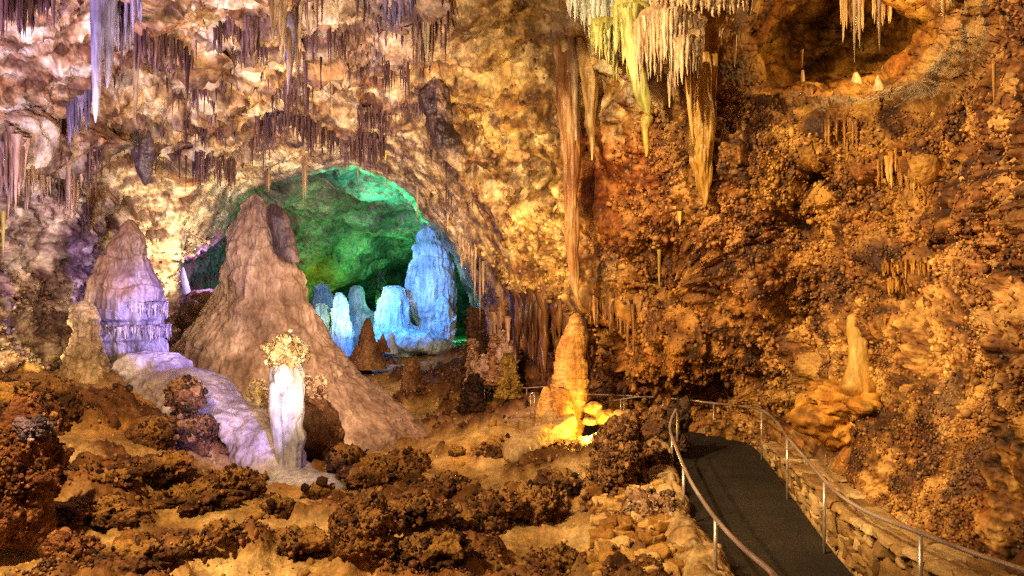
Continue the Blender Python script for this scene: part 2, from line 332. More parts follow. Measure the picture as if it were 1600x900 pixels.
# zones of the wall: centre, radii, colours dark/mid/light, knobs, roughness, streaks
LT = ((.20, .11, .10), (.48, .34, .26), (.78, .68, .62))
Z = [(100, 60, 260, 170, (.22, .11, .07), (.50, .34, .22), (.80, .70, .64), 0, 1.0, .2),
 (60, 300, 170, 110, (.22, .13, .13), (.50, .38, .34), (.76, .66, .62), .1, 1, .5),
 (80, 480, 170, 110, (.18, .10, .09), (.46, .32, .25), (.76, .62, .46), .6, .9, .2),
 (230, 330, 70, 120, (.30, .18, .12), (.55, .42, .28), (.78, .66, .48), .1, .8, .1),
 (330, 120, 150, 120, (.20, .11, .06), (.54, .37, .18), (.85, .72, .50), 0, 1.1, .5),
 (470, 170, 170, 90, (.17, .09, .07), (.50, .34, .18), (.84, .70, .50), 0, 1.1, .6),
 (600, 60, 150, 110, (.26, .15, .11), (.52, .38, .26), (.76, .62, .48), 0, 1.0, .4),
 (760, 100, 110, 130, (.16, .08, .02), (.38, .24, .07), (.60, .44, .18), .25, .9, 0),
 (700, 300, 110, 110, (.18, .09, .04), (.48, .32, .14), (.76, .60, .36), .2, .8, .3),
 (860, 400, 110, 120, (.16, .08, .02), (.42, .27, .09), (.70, .54, .28), .35, .9, .2),
 (960, 290, 60, 100, (.22, .07, .02), (.46, .19, .06), (.64, .36, .14), .2, .8, 0),
 (930, 130, 90, 110, (.30, .18, .06), (.56, .40, .18), (.80, .70, .50), 0, .9, .4),
 (1050, 330, 90, 110, (.08, .035, .02), (.28, .13, .05), (.56, .34, .14), 1, .8, 0),
 (1120, 500, 190, 120, (.07, .03, .015), (.28, .13, .04), (.56, .33, .12), 1.1, .9, 0),
 (840, 560, 90, 70, (.06, .03, .01), (.17, .08, .03), (.34, .19, .08), .3, .9, .4),
 (1340, 60, 200, 120, (.10, .045, .015), (.28, .15, .04), (.40, .27, .09), 0, .45, 0),
 (1200, 230, 120, 70, (.12, .05, .015), (.36, .19, .04), (.60, .40, .12), .9, .6, .2),
 (1400, 300, 170, 110, (.10, .04, .02), (.33, .16, .04), (.62, .38, .12), .9, .8, .1),
 (1400, 480, 130, 90, (.08, .035, .012), (.33, .17, .05), (.66, .43, .17), .85, .9, .1),
 (1590, 200, 90, 400, (.08, .035, .02), (.33, .15, .05), (.66, .42, .18), 1.2, .8, 0),
 (1330, 640, 140, 80, (.14, .065, .02), (.40, .23, .07), (.68, .47, .19), .6, .9, 0),
 (1500, 700, 150, 130, (.08, .035, .012), (.30, .155, .045), (.62, .40, .16), 1.0, .9, 0),
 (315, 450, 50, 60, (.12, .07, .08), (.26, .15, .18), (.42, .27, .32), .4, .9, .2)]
def axis_vals(lo, f0, f1, hi, fine, coarse):
    return np.concatenate([np.arange(lo, f0, coarse), np.arange(f0, f1, fine), np.arange(f1, hi, coarse)])
MAPS = []; STRAWS = []
def surf(px, py0, py1=None):                # nearest depth of the built wall between two picture heights
    px = np.asarray(px, float); out = np.full(px.shape, 99.)
    for k, x in enumerate(px):
        xs_, ys_, dm = MAPS[0] if x < 1000 else MAPS[1]; i = np.clip(np.searchsorted(xs_, x), 2, len(xs_) - 3)
        a = np.searchsorted(ys_, py0[k]); b_ = max(np.searchsorted(ys_, py1[k]) if py1 is not None else a + 1, a + 1); out[k] = dm[a:b_, i - 2:i + 3].min()
    return out
def build_shell(name, xs, ys, cut):
    X, Y = np.meshgrid(xs, ys); X = X.astype(float); Y = Y.astype(float)
    D = shell_depth(X, Y, False); dar = poly_sd(X, Y, ARCH); stepA = 8 * sm(2, -9, dar)
    Pn = np.stack([(X - 800) / F * D, D, (450 - Y) / F * D], -1)
    wp = Pn.astype(np.float32)
    # zone weights, edges broken up by noise
    wx = X + 38 * perlin(wp * .7, 11) + 14 * perlin(wp * 2.3, 12); wy = Y + 38 * perlin(wp * .7, 13) + 14 * perlin(wp * 2.3, 14)
    W = np.stack([np.exp(-1.3 * (((wx - z[0]) / z[2]) ** 2 + ((wy - z[1]) / z[3]) ** 2)) for z in Z], 0) + 1e-7
    W = W ** 1.5; W /= W.sum(0)
    pop = sum(W[k] * Z[k][7] for k in range(len(Z))); rough = sum(W[k] * Z[k][8] for k in range(len(Z))); st = sum(W[k] * Z[k][9] for k in range(len(Z)))
    N = -grid_normals(Pn); flip = (N * Pn).sum(-1) > 0; N[flip] *= -1
    sp = wp.copy(); sp[..., 2] *= 1.6
    big = fbm(sp * .35, 3, 21); rd = ridged(wp * .55, 4, 22); fin = fbm(wp * 2.6, 4, 23, .7) + .5 * ridged(wp * 3.1, 3, 28)
    stc = wp * np.array([8.5, 8.5, .7], np.float32); streak = fbm(stc, 3, 24)
    f1, f2, i1 = worley(wp * .9 + .35 * perlin(wp * 2, 31)[..., None], 25); pits = sm(.35, .1, f1) * (i1 > .55)
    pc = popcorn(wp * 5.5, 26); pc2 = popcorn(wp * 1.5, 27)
    near = sm(34, 22, D)
    patch = sm(-.25, .25, fbm(wp * .5, 3, 41) + .1)
    pop = np.clip(pop * (.45 + .75 * patch), 0, 1.25)
    hung = sm(.02, .30, fbm(wp * np.array([.75, .75, .8], np.float32), 3, 63) + .16 * streak) * np.clip(st * 1.6, 0, 1)
    h = rough * ((.95 + .1 * sm(1000, 1150, X)) * big + .36 * rd * (1 - .6 * np.clip(pop, 0, 1)) + .22 * fin * (1 - .7 * np.clip(pop, 0, 1))) - .55 * pits * rough + (st * .12 + .16 * hung) * streak + .22 * hung + pop * (.30 * pc + .55 * pc2 - .40)
    scale = np.clip(D / 18, .55, 1.2)
    vault = sm(110, 50, np.abs(dar - 20)) * sm(320, 420, X + .5 * Y); h = h * (1 - .6 * vault) * (1 - .5 * sm(1100, 1200, X) * sm(600, 680, Y)) + .5 * sm(1000, 1120, X) * ridged(wp * np.array([.6, .6, .14], np.float32), 3, 29) * sm(150, 260, Y)
    h = h * scale * (1 - .45 * sm(-20, 0, -np.abs(poly_sd(X, Y, ARCH))))
    Pn = (Pn + N * h[..., None]); Pn = Pn * (1 + stepA / D)[..., None]
    # colour of the stone, with shade between the coral knobs painted in
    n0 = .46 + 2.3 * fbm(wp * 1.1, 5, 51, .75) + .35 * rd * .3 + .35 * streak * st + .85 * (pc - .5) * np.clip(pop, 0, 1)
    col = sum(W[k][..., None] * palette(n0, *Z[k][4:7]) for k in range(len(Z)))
    # iron stains and manganese stains with shapes of their own
    iron = sm(.18, .42, fbm(wp * .75, 4, 61)); mang = sm(.2, .42, fbm(wp * np.array([1.1, 1.1, .6], np.float32), 4, 62))
    col = col * (1 - .45 * iron[..., None]) + .45 * iron[..., None] * np.array([.40, .17, .035])
    col = col * (1 - .6 * mang[..., None]) + .6 * mang[..., None] * np.array([.10, .055, .06])
    hg = (.8 * hung)[..., None]; col = col * (1 - hg) + hg * palette(.5 + .9 * streak, (.09, .05, .06), (.20, .12, .13), (.40, .28, .27))
    keep = None
    MAPS.append((xs, ys, Pn[..., 1].copy()))
    rs = np.random.RandomState(7)
    if not cut or True:
        inside = (X > -30) & (X < 1640) & (Y > -30) & (Y < 930) & (dar > 5) & (poly_sd(X, Y, ALC) > 14)
        w_ = np.where(inside & (Y < 700 if cut else Y < 930), sm(.12, .55, pop + .28 * fbm(wp * 1.1, 3, 64)) * sm(-.34, .1, fbm(wp * .7, 3, 65)), 0)
        pick = rs.uniform(size=w_.shape) < w_ * (.42 if not cut else .22)
        p_ = Pn[pick]; d_ = D[pick]; nn = N[pick]; sz = np.exp(rs.normal(size=len(p_)) * .32) * (.75 + .5 * sm(-.3, .3, fbm(p_ * .8, 2, 66)))
        rad = np.clip(.0019 * d_ * sz, .010, .09); c_ = palette(.5 + .33 * rs.normal(size=len(p_)), (.12, .05, .03), (.38, .20, .08), (.72, .50, .26)) * .35 + .65 * col[pick] * (1.1 + .3 * rs.normal(size=(len(p_), 1))).clip(.4, 2)
        V_, F_, C_ = nodules(p_, nn, rad, c_, rs)
        o_ = mesh_np('cave_coral_crust', V_, F_, 'nod', C_, origin=(0, 0, 0)); o_['kind'] = 'stuff'
    if cut:
        w_ = np.where((X > -30) & (X < 760) & (Y > -30) & (Y < 330) & (dar > 18), hung, 0); pick = rs.uniform(size=w_.shape) < np.where(w_ > .35, .085, 0)
        STRAWS.append((Pn[pick], N[pick]))
    sd = poly_sd(X, Y, ARCH); k = sd > -10; keep = k[:-1, :-1] | k[1:, 1:] | k[1:, :-1] | k[:-1, 1:]
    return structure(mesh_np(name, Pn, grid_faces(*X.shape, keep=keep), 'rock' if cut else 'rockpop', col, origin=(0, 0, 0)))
ys = axis_vals(-400, -20, 700, 1100, 2.0, 14)
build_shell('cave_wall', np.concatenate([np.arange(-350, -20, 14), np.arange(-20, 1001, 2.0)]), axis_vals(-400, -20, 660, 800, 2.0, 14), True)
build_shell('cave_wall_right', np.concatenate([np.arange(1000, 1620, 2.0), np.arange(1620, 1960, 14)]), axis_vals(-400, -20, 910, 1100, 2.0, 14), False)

# far chamber
FC = [(300,200,34),(560,230,36),(700,250,36),(800,300,38),(480,300,42),(600,300,43),(670,320,45),(560,360,50),(450,360,47),(660,370,50),(470,440,50),(560,430,56),(650,400,60),(400,400,46),(800,400,48),
      (760,450,60),(600,470,68),(500,480,62),(700,480,68),(600,520,72),(450,560,60),(800,560,60),(800,640,50),(300,640,50),(600,640,66)]
FARD = [(470,462),(500,452),(560,430),(620,408),(700,370),(820,380),(820,640),(440,640)]
xs = np.arange(290, 820, 1.9); ysf = np.arange(215, 640, 1.9); X, Y = np.meshgrid(xs, ysf)
D = tps(FC, np.stack([X, Y], -1)) + 6 * sm(4, -8, poly_sd(X, Y, FARD))
Pn = np.stack([(X - 800) / F * D, D, (450 - Y) / F * D], -1); wp = Pn.astype(np.float32); N = grid_normals(Pn); N[(N * Pn).sum(-1) > 0] *= -1
h = 1.3 * fbm(wp * .2, 3, 71) + .7 * ridged(wp * np.array([.3, .3, .7], np.float32), 4, 72) + .3 * fbm(wp * 1.6, 3, 73)
n0 = .5 + fbm(wp * .45, 4, 74) + .25 * fbm(wp * np.array([2, 2, .3], np.float32), 3, 75)
col = palette(n0, (.10, .08, .07), (.30, .26, .20), (.55, .50, .38))
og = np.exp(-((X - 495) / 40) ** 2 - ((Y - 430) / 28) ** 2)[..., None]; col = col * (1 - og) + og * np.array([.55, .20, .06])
Pn = Pn + N * h[..., None]
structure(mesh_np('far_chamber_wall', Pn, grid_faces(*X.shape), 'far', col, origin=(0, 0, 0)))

# ------------------------------------------------------------------ path
PL = [(1.1, 2.5), (1.75, 4.5), (2.28, 6.5), (2.66, 9.7), (3.0, 13.4), (3.5, 16.2), (3.6, 17.6), (3.0, 18.8), (1.6, 20.2), (.6, 21.0)]
PR = [(3.2, 2.0), (3.9, 4.2), (4.22, 6.5), (4.52, 9.7), (5.1, 13.4), (5.7, 16.7), (5.85, 18.6), (5.2, 20.3), (3.2, 21.9), (2.0, 22.8)]
PZ = [-2.7, -3.1, -3.5, -3.80, -3.82, -3.84, -3.9, -4.0, -4.05, -4.1]
def resample(pts, n):
    p = np.array(pts, float); t = np.arange(len(p)); q = np.linspace(0, len(p) - 1, n)
    out = []
    for x in q:                            # Catmull-Rom
        i = min(int(x), len(p) - 2); f = x - i; a, b_, c, d = p[max(i - 1, 0)], p[i], p[i + 1], p[min(i + 2, len(p) - 1)]
        out.append(.5 * ((2 * b_) + (-a + c) * f + (2 * a - 5 * b_ + 4 * c - d) * f * f + (-a + 3 * b_ - 3 * c + d) * f ** 3))
    return np.array(out)
NP = 200
EL = resample([(a[0], a[1], z) for a, z in zip(PL, PZ)], NP); ER = resample([(a[0], a[1], z) for a, z in zip(PR, PZ)], NP)
tt = np.linspace(0, 1, 24)[None, :, None]; PP = EL[:, None] * (1 - tt) + ER[:, None] * tt
PP[..., 2] += .012 * fbm(PP * 1.5, 2, 81)
o = structure(mesh_np('path', PP, grid_faces(NP, 24), 'asphalt', origin=(0, 0, 0)))
# ------------------------------------------------------------------ ground
GC = [(-100,900,8.5),(100,900,8.7),(400,900,9),(700,900,9.2),(950,900,9.5),(1050,900,9.4),(50,800,10.5),(300,800,12),(550,800,12.6),(800,800,12.6),(980,800,12),
 (150,720,13),(350,720,15.5),(560,730,17.5),(750,740,17),(900,720,15.5),(150,640,15.5),(250,605,18.5),(60,610,15.5),(650,690,24),(740,640,28),(850,650,22),(700,600,31),(600,580,34),(520,580,34),(720,578,32),
 (800,625,27),(500,546,45),(600,542,55),(700,530,60),(480,530,65),(600,525,75),(300,700,19),(400,700,21),(180,600,24),(940,690,17.5),(1000,700,15.5),(-200,700,12),(-300,640,16)]
GW = [(p.x, p.y, p.z) for p in (P(*g) for g in GC)]
GW += [(5.3,9,-3.0),(6.2,10,-2.6),(5.2,7,-2.9),(5.0,5,-2.8),(6.6,13,-3.0),(7.4,16.7,-3.0),(7.5,20,-3.3),(4.5,23,-3.7),(0,2,-2.5),(0,5,-3.0),(-4,4,-2.9),(3,2,-2.9),(-8,7,-2.6),(8,8,-1.8),(2.2,20,-3.7),(0,22,-3.7),
       (2.2,9.7,-3.65),(1.6,6.5,-3.4),(2.5,13.4,-3.7),(3.0,17,-3.7)]
centre = (EL + ER) / 2; halfw = np.linalg.norm((ER - EL)[:, :2], axis=1) / 2
def ground_base(x, y):
    z = tps(GW, np.stack([x, y], -1), 1e-4)
    best = np.full(x.shape, 1e9); pz = np.zeros(x.shape)
    for k in range(0, NP, 5):
        d = np.hypot(x - centre[k, 0], y - centre[k, 1]) - halfw[k]; m_ = d < best; best = np.where(m_, d, best); pz = np.where(m_, centre[k, 2], pz)
    return z, best, pz
def ground_z(x, y):
    z, d, pz = ground_base(np.array([float(x)]), np.array([float(y)])); return float(z[0])
def rows_D():
    r = [3.2]
    while r[-1] < 78:
        D0 = r[-1]; st = D0 * D0 / (F * 3.6) * 2.6 if D0 < 24 else D0 * .0045
        r.append(D0 + max(st, .02))
    return np.array(r)
xs = np.concatenate([np.arange(-500, -20, 16), np.arange(-20, 1250, 2.4), np.arange(1250, 2000, 8)]); rd_ = rows_D()
X, D = np.meshgrid(xs, rd_); GX, GD = xs, D; gx = (X - 800) / F * D; gy = D
z, pd, pz = ground_base(gx, gy)
wp = np.stack([gx, gy, z], -1).astype(np.float32)
patch = sm(-.03, .14, fbm(wp * np.array([.42, .42, .42], np.float32), 4, 91) + .03 * 0)       # where cave coral covers the mud
flat = sm(.0, 1.0, pd)
terr = ridged(wp * np.array([.45, 1.1, .5], np.float32), 4, 92)
pc = popcorn(wp * 6.0, 93); pc2 = popcorn(wp * 2.0, 94)
hh = -.30 + .38 * fbm(wp * .35, 3, 95) + .22 * terr + .10 * fbm(wp * 1.8, 4, 96, .6) + .035 * fbm(wp * 8, 3, 97, .6)
hh = hh + patch * (.26 + .20 * (pc2 - .2) + .10 * (pc - .3))
hh *= np.clip(1 - .5 * sm(30, 50, D), 0, 1)
zz = z + hh * (.12 + .88 * flat)
zz = np.where(pd < 2.5, zz * sm(0, .9, pd) + (np.minimum(zz, pz - .0)) * (1 - sm(0, .9, pd)), zz)
zz = np.where(pd < .12, np.minimum(zz, pz - .10), zz)
n0 = .55 + .7 * fbm(wp * .9, 4, 98, .6)
mud = palette(n0, (.26, .16, .08), (.47, .33, .17), (.70, .56, .36)); cor = palette(n0 + .5 * (pc - .45), (.07, .03, .015), (.17, .08, .035), (.34, .18, .09))
ochre = sm(.05, .35, fbm(wp * .3, 3, 99))[..., None]; mud = mud * (1 - .5 * ochre) + .5 * ochre * np.array([.52, .25, .05])
bl = sm(40, 46, D)[..., None]; mud = mud * (1 - bl) + bl * np.array([.38, .36, .26])
pk = np.clip(patch * .9, 0, 1)[..., None] * (1 - bl)
col = mud * (1 - pk) + cor * pk
structure(mesh_np('ground', np.stack([gx, gy, zz], -1), grid_faces(*X.shape), 'ground', col, origin=(0, 0, 0)))

GN = grid_normals(np.stack([gx, gy, zz], -1)); GN[GN[..., 2] < 0] *= -1
rs = np.random.RandomState(21); pick = (rs.uniform(size=zz.shape) < .36 * patch * sm(-.15, .2, fbm(wp * 1.3, 3, 105))) & (X > -30) & (X < 1250) & (pd > .15) & (D > 7) & (D < 36)
V_, F_, C_ = nodules(np.stack([gx, gy, zz], -1)[pick], GN[pick], np.clip(.0019 * D[pick] * np.exp(rs.normal(size=pick.sum()) * .35), .015, .08), palette(.4 + .33 * rs.normal(size=pick.sum()), (.06, .03, .02), (.18, .085, .045), (.50, .30, .17)), rs)
pick = (rs.uniform(size=zz.shape) < .035 * (1 - patch) * sm(-.3, .3, fbm(wp * .8, 3, 106))) & (X > -30) & (X < 1250) & (pd > .15) & (D > 7) & (D < 36)
Vp, Fp, Cp = nodules(np.stack([gx, gy, zz], -1)[pick], GN[pick] * .2, np.clip(.0022 * D[pick] * np.exp(rs.normal(size=pick.sum()) * .6), .012, .12), palette(.5 + .3 * rs.normal(size=pick.sum()), (.20, .11, .05), (.48, .31, .13), (.74, .58, .34)), rs)
oo = mesh_np('pebbles', Vp, Fp, 'stone', Cp, origin=(0, 0, 0)); oo['kind'] = 'stuff'
o = mesh_np('floor_coral', V_, F_, 'nod', C_, origin=(0, 0, 0)); o['kind'] = 'stuff'
def hit(px, py):                          # distance of the built floor seen at a picture point
    i = int(np.searchsorted(GX, px)); col_ = 450 - F * zz[:, i] / GD[:, i]
    k = np.argmax(col_ <= py); return float(GD[k, i])
# ------------------------------------------------------------------ standing formations
def revolve(name, prof, D, pal, mat='flow', disp=(.12, .05, .0), knob=0, nt=160, rows=200, parent=None, seed=1, shelf=0, lean=0, squash=1.0, tint=None, terr=0):
    """prof: (picture height, left edge, right edge) of a body standing D metres away; it is round, with a radius of half its width"""
    pr = np.array(prof, float); t = np.arange(len(pr)); q = np.linspace(0, len(pr) - 1, rows)
    py = np.interp(q, t, pr[:, 0]); l = resample(pr, rows)
    py, a, b_ = l[:, 0], l[:, 1], l[:, 2]
    zc = (450 - py) / F * D; xc = ((a + b_) / 2 - 800) / F * D; R = np.maximum((b_ - a) / 2 / F * D, .004)
    th = np.linspace(0, 2 * math.pi, nt, endpoint=False); Rg, TH = np.meshgrid(R, th, indexing='ij'); ZC, _ = np.meshgrid(zc, th, indexing='ij'); XC, _ = np.meshgrid(xc, th, indexing='ij')
    nrm = np.stack([np.cos(TH), np.sin(TH) * squash, np.zeros_like(TH)], -1)
    base = np.stack([XC, np.full_like(XC, D), ZC], -1) + nrm * Rg[..., None]
    wp = base.astype(np.float32) + seed * 3.17
    k = np.clip(Rg / .35, .05, 1)
    rib = fbm(np.stack([TH / (2 * math.pi) * 0 + base[..., 0] * 5, base[..., 1] * 5, base[..., 2] * .5], -1) + seed, 3, seed)
    sh = 0
    if shelf:
        zz_ = base[..., 2] * shelf + 1.2 * perlin(wp * .8, seed + 3); f = zz_ - np.floor(zz_); sh = (f - .5) * ((.15 if D > 36 else .09) if shelf < 1 else .045)
    h = disp[0] * fbm(wp * .9, 3, seed + 1) * 2 + disp[1] * fbm(wp * 4.5, 3, seed + 2) + disp[2] * rib + sh
    n0 = .5 + .9 * fbm(wp * np.array([1, 1, .6], np.float32) * 1.3, 4, seed + 5, .6) + .4 * rib
    if knob:
        pc = popcorn(wp * knob, seed + 6); h = h + (.75 / knob) * (pc - .3); n0 = n0 + .5 * (pc - .4)
    P3 = base + nrm * (h * k)[..., None]
    col = palette(n0, *pal)
    if tint is not None: col = tint(base, col, wp)
    Fq = grid_faces(rows, nt, wrap=True)
    if mat == 'coral':
        Fq = np.concatenate([Fq[:, :3], Fq[:, [0, 2, 3]]]); rs = np.random.RandomState(seed); P3 = P3.reshape(-1, 3); area = float(((pr[:, 2] - pr[:, 1]).mean()) * (pr[-1, 0] - pr[0, 0]))
        kk = rs.randint(0, len(P3), int(area * (.5 if D < 29 else .0) + 1)); nn = nrm.reshape(-1, 3)[kk]
        V2, F2, C2 = nodules(P3[kk], nn, .0018 * min(D, 17) * np.exp(rs.normal(size=len(kk)) * .45), palette(.45 + .33 * rs.normal(size=len(kk)), *pal), rs)
        Fq = np.concatenate([Fq, F2 + len(P3)]); P3 = np.concatenate([P3, V2]); col = np.concatenate([col.reshape(-1, 3), C2])
    o = mesh_np(name, P3, Fq, mat, col, parent=parent, origin=(float(xc[-1]), D, float(zc[-1])))
    return o
DK_ = DK = ((.06, .03, .02), (.17, .08, .04), (.46, .27, .15))
def boulder(name, px, py, D, rx, ry, rz=None, pal=None, knob=5, mat='coral', seed=1, sub=5, amp=.35, parent=None, nod=0):
    """centre in the picture, half sizes in picture pixels; rests in the floor"""
    bm = bmesh.new(); bmesh.ops.create_icosphere(bm, subdivisions=sub, radius=1)
    V = np.array([v.co[:] for v in bm.verts]); Fc = np.array([[v.index for v in f.verts] for f in bm.faces]); bm.free()
    c = np.array(P(px, py, D)); s = np.array([rx / F * D, (rz or (rx + ry) / 2) / F * D, ry / F * D])
    wp = (V * s + c).astype(np.float32) + seed * 1.7; sz = float(s.min())
    h = amp * 2 * fbm(wp / sz * .55, 4, seed) + amp * .5 * ridged(wp / sz * .9, 3, seed + 1)
    n0 = .5 + .8 * fbm(wp * 2.2, 4, seed + 4, .6)
    if knob:
        pc = popcorn(wp * knob, seed + 2); n0 = n0 + .55 * (pc - .45)
        hk = (.7 / knob) * (pc - .3)
    else: hk = 0.03 * fbm(wp * 9, 3, seed + 3)
    Q = V * (1 + h)[:, None] * s + V * np.asarray(hk)[..., None] * 1.0 + c
    cc = palette(n0, *(pal or ((.07, .03, .015), (.17, .08, .035), (.36, .20, .10))))
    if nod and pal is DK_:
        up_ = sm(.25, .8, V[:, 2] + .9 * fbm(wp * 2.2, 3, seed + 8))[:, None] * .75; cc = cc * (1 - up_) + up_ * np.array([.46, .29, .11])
    if nod:
        rs = np.random.RandomState(seed); kk = rs.randint(0, len(Q), int(nod * rx * ry * 3.0)); kk = kk[fbm(Q[kk] * 1.8, 3, seed) > -.08]; nn = Q[kk] - c; nn /= np.linalg.norm(nn, axis=1)[:, None]
        q_ = palette(.45 + .45 * rs.normal(size=len(kk)), *(pal or ((.07, .03, .015), (.19, .09, .04), (.50, .31, .17))))
        V2, F2, C2 = nodules(Q[kk], nn, .0015 * D * np.exp(rs.normal(size=len(kk)) * .55), q_, rs)
        Fc = np.concatenate([Fc, F2 + len(Q)]); Q = np.concatenate([Q, V2]); cc = np.concatenate([cc, C2])
    return mesh_np(name, Q, Fc, mat, cc, parent=parent)

def flow_tube(name, pts, pal, parent=None, seed=1, squash=.6, knob=0, amp=.15, mat='flow', nt=120, rows=260):
    """a lying tongue of flowstone; pts: (px, py, D, half width px)"""
    c = resample([tuple(P(p[0], p[1], p[2])) + (p[3] / F * p[2],) for p in pts], rows); T = np.gradient(c[:, :3], axis=0); T /= np.linalg.norm(T, axis=1)[:, None]
    tq = np.linspace(0, 1, rows); c[:, 3] *= np.sqrt(np.clip(np.minimum(tq, 1 - tq) / .07, .0004, 1))
    side = np.cross(T, np.array([0, 0, 1.])); side /= np.linalg.norm(side, axis=1)[:, None]; up = np.cross(side, T)
    th = np.linspace(0, 2 * math.pi, nt, endpoint=False); n_ = side[:, None] * np.cos(th)[None, :, None] + up[:, None] * np.sin(th)[None, :, None] * squash
    base = c[:, None, :3] + n_ * c[:, None, 3:4]; wp = base.astype(np.float32) + seed
    h = amp * 2 * fbm(wp * .9, 4, seed) + .05 * fbm(wp * 5, 3, seed + 1)
    n0 = .5 + .9 * fbm(wp * 1.3, 4, seed + 3, .6)
    if knob: pc = popcorn(wp * knob, seed + 6); h = h + (.6 / knob) * (pc - .3)
    h = h * np.clip(c[:, 3] / .4, .1, 1)[:, None]
    return mesh_np(name, base + n_ * h[..., None], grid_faces(rows, nt, wrap=True), mat, palette(n0, *pal), parent=parent)
TAN = ((.22, .13, .08), (.45, .30, .20), (.66, .50, .38))
# the great stalagmite in front of the arch
giant = revolve('stalagmite', [(303,395,399),(310,384,410),(325,376,420),(345,370,428),(370,360,444),(400,354,456),(412,352,462),(430,348,470),(450,342,478),(470,334,480),(480,326,486),(505,305,500),(530,288,513),(560,270,536),(590,262,564),(620,262,598),(650,268,636),(680,272,676),(710,275,715),(760,270,760)], 26,
   ((.25, .17, .13), (.41, .30, .24), (.60, .47, .40)), 'smooth', disp=(.20, .025, .14), nt=480, rows=520, seed=3, shelf=.75, squash=.8)
tag(giant, 'giant smooth tan stalagmite in front of the green lit arch, broad skirt on the floor', 'stalagmite')
slab = revolve('leaning_slab', [(318,424,428),(326,418,440),(345,419,452),(370,424,460),(395,434,465),(410,448,466)], 25.2, ((.06, .04, .05), (.14, .09, .10), (.26, .18, .17)), 'flow', (.1, .06, .04), nt=90, rows=90, seed=9, squash=.5)
tag(slab, 'dark oval stalagmite leaning against the right shoulder of the giant tan stalagmite', 'stalagmite')
# the violet one on the left with its flowing foot
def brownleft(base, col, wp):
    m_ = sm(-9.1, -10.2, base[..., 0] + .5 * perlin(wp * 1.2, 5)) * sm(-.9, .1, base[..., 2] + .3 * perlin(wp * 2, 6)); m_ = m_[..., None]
    return col * (1 - .8 * m_) + .8 * m_ * np.array([.34, .20, .10])  # left side painted brown, where the violet light does not fall
vio = empty('stalagmite', tuple(P(240, 650, 19.5)))
tag(vio, 'tall pointed stalagmite at left with frilled rings, brown left side and violet right side', 'stalagmite')
revolve('spire', [(343,201,206),(350,194,213),(370,183,222),(400,168,234),(430,150,243),(455,143,250),(475,139,254),(495,142,256),(503,160,254),(520,158,256),(528,150,256),(536,162,258),(560,158,268),(590,150,290),(620,140,312),(660,130,330),(700,120,350)], 19.5,
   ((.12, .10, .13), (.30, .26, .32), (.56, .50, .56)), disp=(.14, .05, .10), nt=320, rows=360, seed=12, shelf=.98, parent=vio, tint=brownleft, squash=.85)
flow_tube('foot', [(215,560,19.4,40),(250,590,19.0,56),(300,622,18.2,56),(350,652,17.4,52),(400,688,16.7,48),(440,722,16.2,42),(470,748,15.9,38),(500,765,15.7,30)], ((.22, .18, .21), (.46, .41, .45), (.72, .68, .72)), vio, 14, .6, amp=.34, knob=0)
s = revolve('stalagmite', [(470,128,133),(476,120,142),(490,116,152),(520,112,156),(550,104,160),(580,98,168),(610,90,178),(650,82,190)], 18.2, ((.28, .19, .10), (.52, .40, .26), (.74, .62, .46)), disp=(.1, .05, .03), knob=6, nt=150, rows=180, seed=17, mat='flow')
tag(s, 'short beige stalagmite with blue lit right side beside the tall violet one', 'stalagmite')
# white column with its pool of flowstone
wc = empty('white_column', tuple(P(455, 745, 16.6))); tag(wc, 'slender white fluted column standing on a bright white flowstone apron', 'column')
WH = ((.28, .26, .25), (.46, .44, .43), (.66, .64, .62))
revolve('shaft', [(560,444,462),(568,434,466),(590,425,474),(620,423,476),(650,424,473),(665,430,471),(685,436,476),(710,440,475),(735,444,474),(760,440,478)], 15.9, WH, disp=(.10, .04, .12), nt=140, rows=220, seed=21, parent=wc)
revolve('side_shaft', [(595,426,432),(602,422,438),(640,420,440),(700,428,444),(740,436,448)], 15.7, WH, disp=(.05, .04, .06), nt=70, rows=120, seed=22, parent=wc)
flow_tube('apron', [(425,735,15.6,20),(450,748,15.3,36),(485,757,15.1,42),(515,760,15.0,34),(542,764,15.0,10)], WH, wc, 23, .38, amp=.10)
b_ = boulder('cave_coral', 446, 552, 15.9, 27, 22, pal=((.30, .20, .10), (.54, .43, .26), (.78, .70, .52)), knob=7, seed=24, sub=5, nod=.35); tag(b_, 'cream coloured knobbly coral cap sitting on top of the white column', 'cave coral')
b_ = boulder('cave_coral', 403, 625, 18.0, 15, 28, pal=((.30, .20, .10), (.54, .43, .26), (.78, .70, .52)), knob=7, seed=25, sub=5, nod=.35); tag(b_, 'yellow cream coral cluster left of the white column', 'cave coral')
b_ = boulder('cave_coral', 490, 618, 18.0, 17, 26, pal=((.20, .10, .06), (.46, .30, .18), (.74, .58, .42)), knob=7, seed=26, sub=5, nod=.35); tag(b_, 'pale brown coral cluster right of the white column', 'cave coral')
b_ = boulder('rock', 490, 690, 17.6, 38, 62, pal=((.08, .04, .02), (.20, .10, .05), (.36, .22, .12)), knob=4, seed=27); tag(b_, 'dark brown knobbly rock behind the right side of the white column', 'rock')
